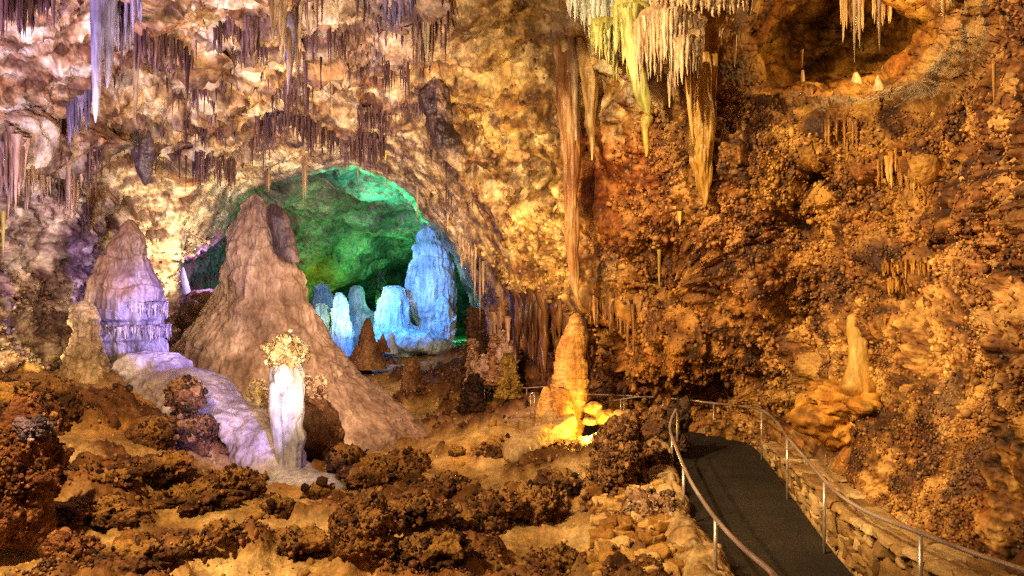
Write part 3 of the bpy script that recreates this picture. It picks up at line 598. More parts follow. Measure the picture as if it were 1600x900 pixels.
# golden stalagmite
gs = empty('golden_stalagmite', tuple(P(880, 690, 19.5))); tag(gs, 'golden stalagmite glowing yellow beside the path, scaly leaning spire with a lamp at its foot', 'stalagmite')
GS = ((.38, .19, .07), (.60, .38, .17), (.80, .60, .34))
revolve('spire', [(489,898,903),(494,892,908),(510,886,911),(530,877,914),(550,870,915),(570,866,916),(600,860,917),(630,855,917),(655,852,914),(680,850,910),(710,848,908)], 19.5, GS, 'scaly', disp=(.035, .03, .05), nt=200, rows=260, seed=31, shelf=2.6, parent=gs, squash=.8)
revolve('spire', [(604,850,856),(615,844,864),(640,840,870),(670,838,872),(700,834,874)], 19.2, GS, 'scaly', disp=(.08, .05, .02), nt=90, rows=100, seed=32, parent=gs)
revolve('spire', [(605,872,882),(612,864,892),(640,862,898),(660,864,898),(700,860,900)], 18.9, GS, 'scaly', disp=(.08, .05, .02), nt=90, rows=100, seed=33, parent=gs)
flow_tube('foot', [(895,652,19.0,34),(866,668,18.7,32),(840,685,18.2,26),(815,703,17.7,18),(794,718,17.3,9)], ((.26, .17, .10), (.48, .35, .22), (.64, .52, .38)), gs, 34, .7, amp=.30)
YR = ((.46, .26, .08), (.70, .48, .18), (.85, .68, .34))
for i, (px, py, rx, ry, D, lab) in enumerate([(928, 638, 13, 9, 19.3, 'yellow lit boulder leaning on the right side of the golden stalagmite, uppermost of its pile'), (948, 652, 15, 10, 19.0, 'rounded yellow boulder at the right end of the glowing pile'), (922, 660, 12, 6, 18.9, 'flat yellow slab in the middle of the glowing pile'),
        (905, 700, 24, 15, 18.0, 'brightest yellow boulder low beside the lamp at the golden stalagmite'), (935, 690, 16, 14, 18.1, 'yellow boulder right of the lamp under the flat slab'), (975, 655, 16, 16, 18.6, 'dull pink brown boulder between the glowing pile and the railing')]):
    tag(boulder('boulder', px, py, D, rx, ry, pal=YR if i < 5 else PINKC, knob=0, mat='rock', amp=.5, seed=40 + i, sub=4), lab, 'boulder')
# fins and pillars by the path
BR = ((.12, .06, .03), (.28, .15, .07), (.46, .29, .15))
fin = revolve('rock_fin', [(655,962,970),(665,948,984),(690,936,988),(720,928,984),(760,922,972),(800,916,960),(840,910,950)], 13.4, BR, 'coral', (.16, .06, .05), knob=5, nt=180, rows=220, seed=51, squash=1.4); tag(fin, 'tall dark brown knobbly rock fin left of the path, below the golden boulders', 'rock')
fin = revolve('rock_fin', [(648,980,986),(656,974,993),(690,972,998),(720,974,998),(750,974,998),(790,970,998)], 13.8, BR, 'coral', (.10, .05, .05), knob=6, nt=120, rows=160, seed=52); tag(fin, 'narrow brown rock pillar just right of the tall rock fin', 'rock')
for i, (px, py, rx, ry, D, pal, lab) in enumerate([(1025, 672, 22, 30, 17.2, BR, 'brown boulder at the far end of the low rocks beside the path'), (1060, 665, 15, 32, 16.6, ((.05, .03, .02), (.12, .07, .04), (.22, .13, .08)), 'dark rounded rock standing at the bend where the left railing starts'),
        (1020, 715, 20, 18, 15.0, BR, 'small brown boulder behind the left railing'), (1012, 800, 34, 26, 11.4, TAN, 'tan boulder among the rubble left of the path'), (950, 815, 16, 12, 11.6, BR, 'small brown stone at the foot of the rock fin')]):
    tag(boulder('boulder', px, py, D, rx, ry, pal=pal, knob=6, seed=60 + i, sub=5, nod=.25), lab, 'boulder')
# kerb of craggy limestone blocks along the left edge of the path
random.seed(4)
LIME = ((.30, .18, .08), (.52, .37, .20), (.72, .58, .38))
kerbs = [(16.4, .95), (15.3, .9), (14.3, .9), (13.4, 1.0), (12.5, 1.0), (11.6, 1.05), (10.7, 1.1), (9.9, 1.15), (9.2, 1.1), (8.6, 1.1)]
klab = ['farthest', 'second farthest', 'third farthest', 'fourth farthest', 'fifth farthest', 'fifth nearest', 'fourth nearest', 'third nearest', 'second nearest', 'nearest']
for i, (D, s_) in enumerate(kerbs):
    xe = float(np.interp(D, EL[:, 1][:150], EL[:, 0][:150])) - .24; zt = float(np.interp(D, EL[:, 1][:150], EL[:, 2][:150]))
    bm_px = 800 + F * xe / D; py = 450 - F * (zt + .10) / D
    tag(boulder('kerb_block', bm_px, py, D, .27 * F / D * s_, .30 * F / D * s_, .55 * F / D, pal=LIME, knob=0, mat='rock', seed=80 + i, sub=5, amp=.42), klab[i] + ' of the craggy pale limestone blocks edging the left side of the path', 'limestone block', 'craggy blocks edging the path')
# dark knobbly coral clumps on the floor
CL = [(60, 625, 11.5, 50, 42, 'large dark knobbly rock at the left edge below the pale wall'), (22, 640, 10.8, 36, 36, 'greenish dark rounded rock at the very left edge'), (30, 735, 9.8, 38, 82, 'tall red brown rock pillar at the left edge of the photo'), (50, 668, 9.7, 20, 18, 'pale violet knob on top of the left rock pillar'),
 (240, 680, 13.0, 24, 30, 'squat dark coral clump standing alone on the sandy slope'), (255, 725, 12.6, 38, 18, 'low dark coral clump below the squat clump'), (306, 676, 14.4, 34, 40, 'dark coral mass in front of the violet foot, white crystals on its face'), (285, 615, 16.4, 22, 26, 'dark coral knob on the edge of the violet stalagmite foot'), (362, 752, 13.6, 36, 26, 'brown coral mound left of the white apron'),
 (175, 745, 12.3, 34, 12, 'low dark coral patch on the left sand'), (300, 775, 11.3, 66, 20, 'long dark coral bank in the middle of the left sand'), (140, 800, 10.5, 62, 18, 'dark coral bank across the lower left'), (110, 856, 9.3, 36, 24, 'rusty brown boulder at the lower left corner'), (200, 870, 9.0, 56, 24, 'dark coral hump at the bottom edge, left'),
 (300, 850, 9.5, 30, 14, 'small dark coral hump on the bright sand near the bottom'), (350, 830, 10.3, 26, 13, 'dark tuft of coral right of the small hump'), (500, 770, 13.0, 18, 16, 'small violet lit coral knob at the front edge of the white apron'), (570, 820, 11.4, 40, 46, 'upright brown rock stump in the lower middle'),
 (650, 796, 12.2, 50, 28, 'broad dark coral mound right of the brown stump'), (690, 856, 10.6, 56, 26, 'reddish dark coral mound at the bottom middle'), (768, 790, 12.2, 46, 27, 'dark coral mound in the middle of the right sand'), (745, 815, 11.7, 36, 24, 'small dark coral mound in front of the middle one'), (700, 760, 13.8, 40, 20, 'dark coral ridge behind the middle mounds'),
 (845, 790, 12.2, 36, 40, 'speckled dark coral cluster beside the rock fin'), (875, 750, 13.4, 30, 18, 'dark coral patch under the golden stalagmite'), (600, 740, 15.5, 50, 24, 'dark brown coral bank behind the stump'), (530, 720, 17.5, 30, 30, 'dark coral lumps right of the white apron'), (460, 850, 9.9, 50, 24, 'dark coral strip at the bottom left of the middle'), (860, 880, 9.3, 44, 24, 'dark coral hump at the bottom edge, right of the middle'),
 (715, 707, 17.5, 12, 13, 'small lone brown rock on the far sand'), (780, 700, 18.5, 36, 18, 'brown stones at the foot of the golden flow'), (640, 715, 19, 30, 14, 'dark coral speckled patch below the giant skirt'), (430, 790, 12, 28, 14, 'low dark coral lump below the white apron')]
HIT = [hit(c[0], c[1] + c[4] * .5) for c in CL]
for i, (px, py, Dc, rx, ry, lab) in enumerate(CL):
    k_ = 1 if i in (0, 1, 2, 3, 17) else (.85 if i < 9 else .78); ry *= k_ * .95; rx *= k_ ** .5
    if i not in (1, 2, 3, 5, 7): Dc = HIT[i]
    pal = DK
    if i in (2, 12): pal = ((.12, .05, .03), (.28, .13, .07), (.44, .25, .14))
    if i == 3: pal = VIOLET
    if i == 17: pal = ((.10, .05, .02), (.26, .14, .06), (.42, .26, .12))
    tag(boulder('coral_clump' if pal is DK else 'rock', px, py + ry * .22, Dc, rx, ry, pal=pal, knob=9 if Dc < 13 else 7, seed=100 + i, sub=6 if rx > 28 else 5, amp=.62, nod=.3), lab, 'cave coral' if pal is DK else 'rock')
# formations in the saddle and at the foot of the arch
for prof, D, pal, sd, lab, kn in [
 ([(497,572,578),(510,568,583),(535,562,588),(550,552,596),(575,540,606)], 33, BR, 71, 'small brown stalagmite on the saddle, dark against the blue pool', 9),
 ([(522,597,600),(530,594,603),(550,590,610)], 33.2, BR, 72, 'tiny brown stalagmite pair right of the saddle stalagmite', 4),
 ([(530,590,593),(538,588,597),(552,586,600)], 33.2, BR, 73, 'tiny stump touching the left side of the tiny stalagmite', 4),
 ([(483,737,743),(490,734,752),(520,732,756),(560,726,758),(610,722,756),(650,716,756)], 28.5, ((.06, .03, .02), (.15, .08, .05), (.26, .15, .10)), 74, 'dark coral covered pillar closing the right foot of the arch', 4),
 ([(530,736,741),(540,733,746),(570,730,748),(610,726,750)], 28.0, PINKC, 75, 'thin pinkish stalagmite in front of the dark pillar', 4),
 ([(525,771,774),(540,768,777),(575,764,780),(600,756,790)], 27.2, ((.20, .10, .05), (.40, .25, .14), (.6, .42, .28)), 76, 'thin brown stalagmite before the pinkish flowstone', 3),
 ([(585,736,744),(600,730,752),(640,728,756)], 27.2, ((.03, .015, .01), (.07, .035, .02), (.15, .08, .05)), 77, 'almost black stump left of the far railing', 4),
 ([(560,640,648),(575,632,656),(600,628,662),(640,620,670)], 31, BR, 78, 'low brown mound behind the giant stalagmite skirt', 9),
 ([(555,795,800),(560,788,806),(600,782,812),(620,778,815)], 26.8, ((.22, .15, .03), (.36, .26, .06), (.48, .36, .10)), 79, 'mossy yellow column behind the far railing', 3)]:
    tag(revolve('stalagmite', prof, D, pal, 'coral', (.08, .05, .03), knob=kn, nt=70, rows=90, seed=sd), lab, 'stalagmite')
for i, (px, py, rx, ry) in enumerate([(785, 545, 14, 22), (765, 575, 18, 18), (790, 580, 12, 16)]):
    tag(boulder('coral_clump', px, py, 27.6, rx, ry, pal=((.34, .20, .16), (.60, .44, .38), (.80, .66, .60)), knob=3.5, seed=180 + i, sub=5, nod=.3), ['pinkish white coral wall patch under the pink flowstone curtain', 'pale pink coral lump lowest left at the foot of the arch', 'pale pink coral lump beside the far railing'][i], 'cave coral')
# right wall
s = revolve('stalagmite', [(489,1332,1340),(495,1325,1348),(510,1323,1353),(530,1325,1356),(550,1326,1358),(570,1322,1362),(590,1314,1370),(604,1310,1374),(616,1318,1364),(624,1334,1348)], float(surf([1338], [500], [600])[0]) - .42, ((.40, .22, .06), (.62, .40, .13), (.78, .58, .28)), disp=(.05, .03, .01), nt=120, rows=160, seed=201, squash=.7)
tag(s, 'smooth rounded ochre stalagmite standing on the slope of the right wall', 'stalagmite'); Ds = s.location.y
boulder('pedestal', 1340, 622, Ds + .42, 62, 22, 60, GOLDC, 6, 'rock', 204, 5, .45, parent=s)
boulder('pedestal', 1322, 650, Ds + .6, 60, 40, 60, GOLDC, 6, 'rock', 206, 5, .45, parent=s)
s = revolve('stalagmite', [(504,1255,1260),(510,1252,1263),(530,1252,1264),(545,1250,1266)], float(surf([1258], [540])[0]) + .05, GOLDC, 'coral', (.03, .03, 0), knob=8, nt=60, rows=60, seed=202); tag(s, 'small knobbly stalagmite left of the rounded ochre one', 'stalagmite')
for i, (pts, D) in enumerate([([(110,1252,1256),(118,1251,1257),(135,1250,1258)], float(surf([1254], [137])[0]) + .1), ([(114,1334,1340),(125,1330,1346),(143,1328,1350)], float(surf([1340], [145])[0]) + .45), ([(118,1370,1374),(128,1367,1377),(144,1362,1384)], float(surf([1373], [145])[0]) + .4)]):
    s = revolve('stalagmite', pts, D, CREAM, 'flow', (.03, .02, 0), nt=48, rows=48, seed=205 + i); tag(s, ['thin pale stalagmite at the left end of the dark alcove floor', 'stubby cream stalagmite in the middle of the dark alcove floor', 'small cream stalagmite right of the stubby one in the alcove'][i], 'stalagmite')
s = revolve('column', [(268,1398,1414),(290,1397,1416),(320,1396,1418),(345,1392,1424),(355,1386,1430)], 12.0, GOLDC, 'coral', (.04, .03, .04), knob=8, nt=80, rows=120, seed=210); tag(s, 'knobbly golden column joining two ledges of the right wall', 'column')
# far chamber formations
FB = ((.28, .34, .36), (.48, .56, .60), (.70, .78, .82))
for prof, D, sd, lab, sh in [
 ([(334,666,668),(342,663,673),(360,657,682),(378,651,691),(384,646,698),(402,643,705),(430,637,710),(455,633,713),(478,634,713),(492,641,708),(504,650,700),(520,650,700),(560,645,700)], 41, 301, 'tallest tiered blue dome in the far chamber, its tip under the arch', .8),
 ([(446,610,622),(452,600,632),(470,592,637),(490,586,641),(505,584,642),(520,580,660),(560,570,670)], 39, 302, 'broad rounded blue dome left of the tallest one', .5),
 ([(463,688,696),(472,684,704),(495,681,708),(520,678,709),(560,674,710)], 38.5, 303, 'knobbly pale blue stalagmite right of the tallest dome', .9),
 ([(441,500,506),(450,492,514),(470,488,519),(490,486,520),(540,486,520)], 46, 304, 'dark green dome at the left end of the far chamber', .5),
 ([(474,496,508),(482,490,515),(505,490,520),(560,490,524)], 40, 305, 'low blue dome in front of the dark green dome', .6),
 ([(457,527,533),(465,523,538),(490,518,545),(515,516,551),(560,512,556)], 39, 306, 'pointed blue stalagmite next to the giant tan stalagmite', .7),
 ([(446,554,562),(452,549,568),(468,547,570),(480,542,575),(500,538,590),(560,530,610)], 47, 307, 'teal stalagmite with a bright band in the middle of the far chamber', .5),
 ([(425,590,601),(450,589,602),(560,588,604)], 50, 308, 'black silhouetted column behind the blue domes', .2)]:
    pal = FB if sd != 308 else ((.01, .01, .01), (.02, .02, .02), (.04, .04, .04))
    tag(revolve('stalagmite' if sd != 308 else 'column', prof, D, pal, 'far' if sd == 303 else 'domes', (.09, .06, .16), nt=200, rows=260, seed=sd, shelf=sh * .7, squash=.8), lab, 'stalagmite' if sd != 308 else 'column')
s = flow_tube('flowstone_bank', [(575,525,38,10),(610,533,37.5,26),(650,536,37.5,32),(690,540,37.5,26),(715,548,37.5,8)], FB, None, 311, .55, amp=.4); tag(s, 'blue flowstone bank with dark ripples below the blue domes', 'flowstone')
s = revolve('stalagmite', [(518,608,612),(524,606,616),(535,605,618),(552,602,622)], 36, FB, 'flow', (.05, .04, .03), nt=50, rows=60, seed=312); tag(s, 'small bright white stalagmite in front of the blue bank', 'stalagmite')
s = revolve('stalagmite', [(418,283,287),(430,280,291),(445,278,295),(462,276,298)], 31.5, FB, 'flow', (.05, .04, .03), nt=50, rows=60, seed=313); tag(s, 'small blue grey stalagmite inside the dark niche left of the giant', 'stalagmite')
s = boulder('rock', 315, 498, 30.5, 48, 38, pal=((.10, .06, .05), (.24, .15, .11), (.40, .27, .2)), knob=3, seed=314, mat='rock'); tag(s, 'brown hump filling the bottom of the dark niche', 'rock')

# ------------------------------------------------------------------ hanging formations
def strands(items, pal, nt=8, seg=9, seed=1):
    """items: (x, y, z top, length, radius) in metres, each a tapering strand"""
    rs = np.random.RandomState(seed); V = []; Fq = []; C = []; off = 0
    t = np.linspace(0, 1, seg); th = np.linspace(0, 2 * math.pi, nt, endpoint=False); f0 = grid_faces(seg, nt, wrap=True)
    for (x, y, z, L, r) in items:
        prof = r * (1 - t) ** rs.uniform(.45, .9) * (1 + .22 * rs.normal(size=seg)) + .003; prof[0] = r * 1.5; prof[-1] = .002
        wob = np.cumsum(rs.normal(size=(seg, 2)) * r * .12, 0)
        R = prof[:, None] * (1 + .15 * rs.normal(size=(1, nt)))
        p = np.stack([x + wob[:, :1] + R * np.cos(th), y + wob[:, 1:] + R * np.sin(th), np.broadcast_to((z - t * L)[:, None], R.shape)], -1)
        V.append(p.reshape(-1, 3)); Fq.append(f0 + off); off += seg * nt
        n0 = rs.uniform(.1, .9) + .25 * (t[:, None] - .3) + .1 * rs.normal(size=(seg, nt)); C.append(palette(n0, *pal).reshape(-1, 3))
    return np.concatenate(V), np.concatenate(Fq), np.concatenate(C)
for (py, cx, hw, D_, n_) in [(503, 207, 50, 19.5, 150), (538, 210, 52, 19.5, 150)]:
    it = []; rs = np.random.RandomState(py)
    for k in range(n_):
        a_ = 2 * math.pi * k / n_; c_ = P(cx, py - 30, D_); R_ = hw / F * D_
        it.append((c_.x + R_ * math.cos(a_) * .99, c_.y + R_ * .85 * math.sin(a_) * .99, c_.z + rs.uniform(-.05, .05), rs.uniform(.10, .42), .04))
    V, Fq, C = strands(it, ((.14, .10, .13), (.34, .28, .32), (.60, .54, .58)), seed=py)
    mesh_np('fringe', V, Fq, 'drip', C, parent=vio)
rs = np.random.RandomState(3); p_, n_ = STRAWS[0]; items = []
keepk = rs.uniform(size=len(p_)) < min(1, 3400 / max(1, len(p_)))
for q, nn in zip(p_[keepk], n_[keepk]):
    L = rs.uniform(.15, .75) * (1 + .6 * math.sin(q[0] * 2.1 + q[1])); q = q + nn * .03
    items.append((q[0], q[1], q[2] + .1, max(L, .15), rs.uniform(.012, .032)))
V, Fq, C = strands(items, BROWN, nt=5, seg=5, seed=5)
o = mesh_np('soda_straws', V, Fq, 'drip', C, origin=(0, 0, 0)); o['kind'] = 'stuff'
rng = np.random.RandomState(8)
for ci, (lab, line, n, ln, wd, pal, lip) in enumerate(CURT):
    if ln > 30: n = int(n * 1.5); ln = ln * 1.25
    lx = np.array([p[0] for p in line], float); ly = np.array([p[1] for p in line], float)
    px = np.sort(rng.uniform(lx[0], lx[-1], n)); base = np.interp(px, lx, ly)
    grp = np.interp(px, np.linspace(lx[0], lx[-1], max(4, n // 5)), rng.uniform(.35, 1, max(4, n // 5)))
    D0 = surf(px, base - 8, base + ln * .45)
    it = []
    for k in range(n):
        D_ = D0[k] + rng.uniform(-.18, .12); top = base[k] + rng.uniform(-10, 4) - 8
        L = ln * grp[k] * rng.uniform(.55, 1.05) + 10; p = P(px[k], top, D_)
        it.append((p.x, p.y, p.z, L / F * D_, wd / 2 / F * D_ * rng.uniform(.5, 1.1)))
    V, Fq, C = strands(it, pal, seed=ci)
    tag(mesh_np('stalactite_curtain', V, Fq, 'drip', C, origin=tuple(P(lx.mean(), ly.mean(), D0.mean()))), lab, 'stalactites')

def stalactite(prof, D, pal, lab, seed=1, disp=(.06, .03, .06), nt=70, rows=160, knob=0, name='stalactite', mat='drip', tint=None, shelf=0):
    o = revolve(name, prof, D, pal, mat, disp, knob=knob, nt=nt, rows=rows, seed=seed, tint=tint, shelf=shelf); tag(o, lab, 'stalactite'); return o
def greentip(base, col, wp):
    m_ = (sm(3.6, 2.7, base[..., 2]) * sm(-7.53, -7.62, base[..., 0]))[..., None]; return col * (1 - m_) + m_ * np.array([.20, .45, .04])
def paletail(base, col, wp):
    m_ = (sm(4.2, 3.2, base[..., 2] + .5 * perlin(wp * 2, 7)) * .8)[..., None]; return col * (1 - m_) + m_ * np.array([.50, .37, .24])
stalactite([(-20,142,166),(40,143,163),(90,143,158),(140,144,157),(165,145,155),(182,147,152),(192,149,150)], 13.2, ((.20, .17, .28), (.38, .34, .50), (.62, .58, .74)), 'longest blue violet stalactite at upper left, its tip stained green', 401, tint=greentip, disp=(.05, .04, .10))
stalactite([(-20,162,180),(40,163,178),(90,164,176),(120,165,174),(138,167,169)], 13.5, ((.20, .17, .28), (.40, .36, .52), (.62, .58, .74)), 'second blue violet stalactite touching the longest one on its right', 402, disp=(.05, .04, .10))
stalactite([(70,209,216),(110,209,216),(150,209,215),(175,210,213),(192,211,212)], 17.2, CREAM, 'long thin whitish stalactite hanging at the left end of the purple curtain', 403, nt=30)
stalactite([(150,218,228),(180,214,232),(210,208,238),(235,207,242),(260,214,238),(280,221,234),(290,226,229)], 22.8, ((.07, .05, .06), (.17, .12, .14), (.34, .26, .28)), 'dark twisted hanging blade on the wall above the violet stalagmite', 404, disp=(.14, .08, .10), nt=90)
stalactite([(-15,436,452),(30,440,470),(70,443,462),(100,446,458),(130,448,453),(148,449,450)], 15.6, VIOLET, 'white and violet spike hanging farthest down from the top edge, left of centre', 405, disp=(.06, .05, .08))
stalactite([(-15,664,690),(40,667,676),(80,669,680),(112,668,688),(120,664,694),(140,658,704),(160,656,706),(180,662,708),(205,672,716),(230,682,722),(250,695,726),(268,716,722)], float(surf([685], [110], [220])[0]) + .25, ((.04, .025, .025), (.11, .07, .065), (.36, .25, .19)), 'dark pear shaped hanging rock with a pale tail, right of centre on the ceiling', 406, tint=paletail, disp=(.18, .10, .05), nt=140, rows=260, mat='flow')
stalactite([(-20,845,885),(10,858,884),(40,863,884),(90,866,898),(130,869,902),(180,874,905),(230,878,908),(280,880,908),(330,882,905),(380,885,904),(420,889,904),(450,894,904),(465,898,904),(474,902,903)], 18.6, ((.26, .12, .05), (.48, .27, .12), (.70, .50, .30)), 'very long fluted stalactite pointing down at the golden stalagmite, cream above and orange below', 407, disp=(.08, .03, .20), nt=160, rows=400)
stalactite([(60,886,898),(100,890,904),(150,893,903),(220,898,902)], 18.2, CREAM, 'slim cream stalactite fused to the upper right side of the very long one', 408, nt=40)
stalactite([(60,902,912),(110,905,930),(150,912,934),(190,915,930),(225,922,928),(250,924,926)], 18.0, ((.34, .20, .07), (.58, .42, .20), (.78, .66, .46)), 'ragged cream stalactite right of the very long one', 409, nt=60, disp=(.08, .05, .12))
for i, (x, y0, y1, D, wd) in enumerate([(474,235,320,28.2,5),(479,240,300,28.1,4),(477,258,312,28.0,3),(559,255,292,29,2.5),(604,262,296,29,2.5),(652,290,345,28.5,4),(742,395,470,27.6,5),(750,398,500,27.5,3.5),(755,408,462,27.4,6),(738,385,438,27.9,5),(420,270,300,28.6,8),(700,330,362,28.6,4)]):
    stalactite([(y0,x-wd/2,x+wd/2),((y0*2+y1)/3,x-wd/2.4,x+wd/2.4),((y0+y1*2)/3,x-wd/3.4,x+wd/3.4),(y1,x-.3,x+.3)], D, CREAM,
     ['longest thin straw hanging over the left part of the green arch', 'slightly shorter straw just right of the longest one', 'shortest of the three straws over the left part of the arch', 'hair thin straw at the top of the green opening', 'hair thin straw right of the opening top', 'brown straw near the tip of the tallest blue dome', 'tan stalactite on the right rim of the arch', 'longest straw on the right rim of the arch, nearly touching the dark pillar', 'thick pointed tan stalactite at the right rim', 'pointed stalactite highest on the right rim', 'pale peg hanging under the left shoulder of the arch', 'short brown spike on the right shoulder of the arch'][i], 420 + i, nt=16, rows=40, disp=(.03, .02, .02))
for i, (x, y0, y1, D, wd, pal) in enumerate([(5,330,400,18.3,7,YELL),(1148,55,105,14.8,7,GOLDC),(1335,-10,98,14.6,6,CREAM),(1343,-10,76,14.5,7,CREAM),(1374,-10,80,14.3,7,CREAM),(1474,-5,42,12,7,GOLDC),(1253,78,106,15.5,4,GOLDC),(1553,100,165,7.6,6,GOLDC),(1030,390,450,17.6,6,YELL),(1062,330,352,16.2,8,YELL),(1470,300,330,10.5,7,GOLDC),(362,100,152,19.6,3,BROWN),(410,90,152,19.6,3,BROWN),(105,245,300,18.8,4,PINKC)]):
    stalactite([(y0,x-wd/2,x+wd/2),((y0*2+y1)/3,x-wd/2.4,x+wd/2.4),((y0+y1*2)/3,x-wd/3.4,x+wd/3.4),(y1,x-.3,x+.3)], D, pal,
     ['yellowish stalactite at the left edge', 'thin tan stalactite alone right of the ribbed trunk', 'longest white stalactite in the dark alcove', 'thicker white stalactite beside the longest in the alcove', 'single pale stalactite in the middle of the alcove roof', 'short tan stalactite on the right of the alcove roof', 'tiny brown stalactite above the thin alcove stalagmite', 'pair like gold drip beside the knobbly right pillar', 'yellow drip running down the brown coral wall', 'short yellow peg on the dark coral wall', 'gold peg right of the flowstone fringe', 'single fine straw below the reddish curtain', 'second fine straw at the right end of the reddish curtain', 'fine pink straw under the left curtain'][i], 440 + i, nt=20, rows=50, disp=(.03, .02, .03))
# the yellow tuft in the arch crown
V, Fq, C = strands([(lambda p: (p.x, p.y, p.z, rng.uniform(14, 32) / F * 28, .09))(P(584 + k * 2.2, 228, 28.2)) for k in range(10)], YELL, seed=77)
tag(mesh_np('stalactite_curtain', V, Fq, 'drip', C), 'small bright yellow tuft of stalactites on the crown of the arch', 'stalactites')

# the great drapery at the top right of centre
GREENY = ((.26, .24, .06), (.50, .46, .16), (.70, .66, .36))
GREYW = ((.24, .24, .20), (.48, .48, .42), (.68, .68, .62))
def drape(lab, line, n, lens, wd, pal, D, depth=.35, seed=1, converge=None, cap=True):
    """layered drapery: a rounded shelf with fused ribs hanging off its lip"""
    e = empty('drapery', tuple(P(np.mean([p[0] for p in line]), line[0][1], D))); tag(e, lab, 'drapery')
    rs = np.random.RandomState(seed); lx = np.array([p[0] for p in line], float); ly = np.array([p[1] for p in line], float); it = []
    for k in range(n):
        u = (k + rs.uniform(-.3, .3)) / (n - 1); x = lx[0] + (lx[-1] - lx[0]) * np.clip(u, 0, 1); y = np.interp(x, lx, ly)
        Dk = D - depth * math.sin(math.pi * np.clip(u, 0, 1)) + rs.uniform(-.04, .04); L = np.interp(u, np.linspace(0, 1, len(lens)), lens) * rs.uniform(.75, 1.1)
        p = P(x, y - 2, Dk); it.append((p.x, p.y, p.z, L / F * Dk, wd / 2 / F * Dk * rs.uniform(.8, 1.2)))
    V, Fq, C = strands(it, pal, nt=10, seg=14, seed=seed); mesh_np('ribs', V, Fq, 'drip', C, parent=e)
    if cap:
        pts = [(lx[k], ly[k] + 2, D + .15, 9) for k in range(len(lx))]; 
        flow_tube('shelf', pts, pal, e, seed + 5, 1.6, amp=.04, nt=40, rows=90)
    return e
drape('uppermost grey white drapery cut by the top edge of the photo', [(885, -8), (930, 0), (985, 5)], 34, [30, 60, 75, 60], 9, GREYW, 15.2, .3, 501)
drape('yellow green drapery whose strands run down to a point', [(962, 12), (985, 8), (1012, 18)], 16, [70, 110, 150, 120], 10, GREENY, 13.8, .3, 502)
drape('grey olive drapery hanging left of the yellow green one', [(925, 42), (945, 38), (965, 44)], 14, [40, 60, 90], 8, GREENY, 14.4, .3, 503)
drape('wide cream ribbed drapery under a curved shelf', [(992, 38), (1020, 22), (1055, 14), (1080, 22), (1096, 42)], 30, [90, 110, 100, 95, 70], 9, CREAM, 13.4, .6, 504)
drape('small cream ribbed drapery in front, below the wide one', [(1050, 68), (1068, 58), (1094, 58)], 16, [110, 60, 60], 8, CREAM, 12.9, .35, 505)
drape('top row of cream drapery running off to the right', [(1015, -6), (1070, -10), (1130, -6), (1168, -8)], 34, [28, 30, 34, 26], 9, CREAM, 13.6, .3, 506)
def pull(prof, D, pal, lab, seed, **k): stalactite(prof, D, pal, lab, seed, **k)
pull([(15,966,990),(50,974,996),(100,984,1006),(140,990,1012),(160,996,1016),(175,1006,1016),(181,1012,1015)], 13.5, GREENY, 'thick yellow green stalactite merging to a point under the green drapery', 511, disp=(.06, .03, .18), nt=90)
pull([(176,1008,1014),(186,1002,1020),(205,1003,1014),(230,1006,1015),(245,1008,1012)], 14.2, YELL, 'yellow stub below the point of the green drapery', 512, disp=(.05, .04, .06))
pull([(60,1068,1078),(110,1070,1079),(160,1073,1081),(200,1078,1084),(226,1082,1084)], 13.0, GOLDC, 'long slender golden stalactite left of the ribbed trunk', 513, nt=40)
pull([(90,1042,1050),(130,1043,1049),(168,1045,1047)], 13.3, CREAM, 'medium cream stalactite below the wide cream drapery', 514, nt=30)
pull([(60,1024,1032),(100,1025,1031),(128,1027,1029)], 13.2, CREAM, 'short cream stalactite at the middle of the wide drapery', 515, nt=30)
pull([(-15,1095,1175),(20,1094,1146),(50,1092,1126),(90,1088,1116),(130,1084,1116),(180,1080,1118),(220,1076,1118),(250,1082,1116),(285,1090,1110),(320,1099,1104)], 14.85, ((.26, .13, .03), (.50, .31, .08), (.70, .50, .20)), 'thick ribbed brown gold trunk of flowstone running down the wall right of the draperies', 516, disp=(.08, .05, .30), nt=200, rows=260)
pull([(-15,1160,1180),(5,1163,1176),(24,1169,1173)], 14, CREAM, 'white fang at the right end of the top drapery', 517, nt=30)

# ------------------------------------------------------------------ stone wall on the right of the path
sw = empty('stone_wall', tuple(ER[60])); tag(sw, 'low dry stone wall with flat capstones along the right side of the path', 'stone wall')
rs = np.random.RandomState(5)
def block(c, ax, ay, az, s, rs, bev=.2):    # rounded irregular stone: centre, three axes, three half sizes
    n = 6; g = np.linspace(-1, 1, n); V = []; 
    bm = bmesh.new(); bmesh.ops.create_cube(bm, size=2); bmesh.ops.subdivide_edges(bm, edges=bm.edges[:], cuts=5, use_grid_fill=True)
    v = np.array([w_.co[:] for w_ in bm.verts]); f = np.array([[w_.index for w_ in q.verts] for q in bm.faces]); bm.free()
    r = (np.abs(v) ** 10).sum(1) ** (1 / 10.); v = v / r[:, None] * .96
    k = rs.uniform(-.22, .22, 6); v = v * (1 + np.stack([k[0] * v[:, 1] + k[1] * v[:, 2], k[2] * v[:, 0] + k[3] * v[:, 2], k[4] * v[:, 0] + k[5] * v[:, 1]], 1))
    p = c + v[:, :1] * ax * s[0] + v[:, 1:2] * ay * s[1] + v[:, 2:3] * az * s[2]
    p = p + .022 * np.stack([perlin(p * 9, 1), perlin(p * 9, 2), perlin(p * 9, 3)], -1)
    return p, f
iS, iE = 66, 134                            # along the right edge of the path
ER_all = ER
seg = [k for k in range(NP) if 4.6 < ER[k, 1] < 16.7 and k < 150]
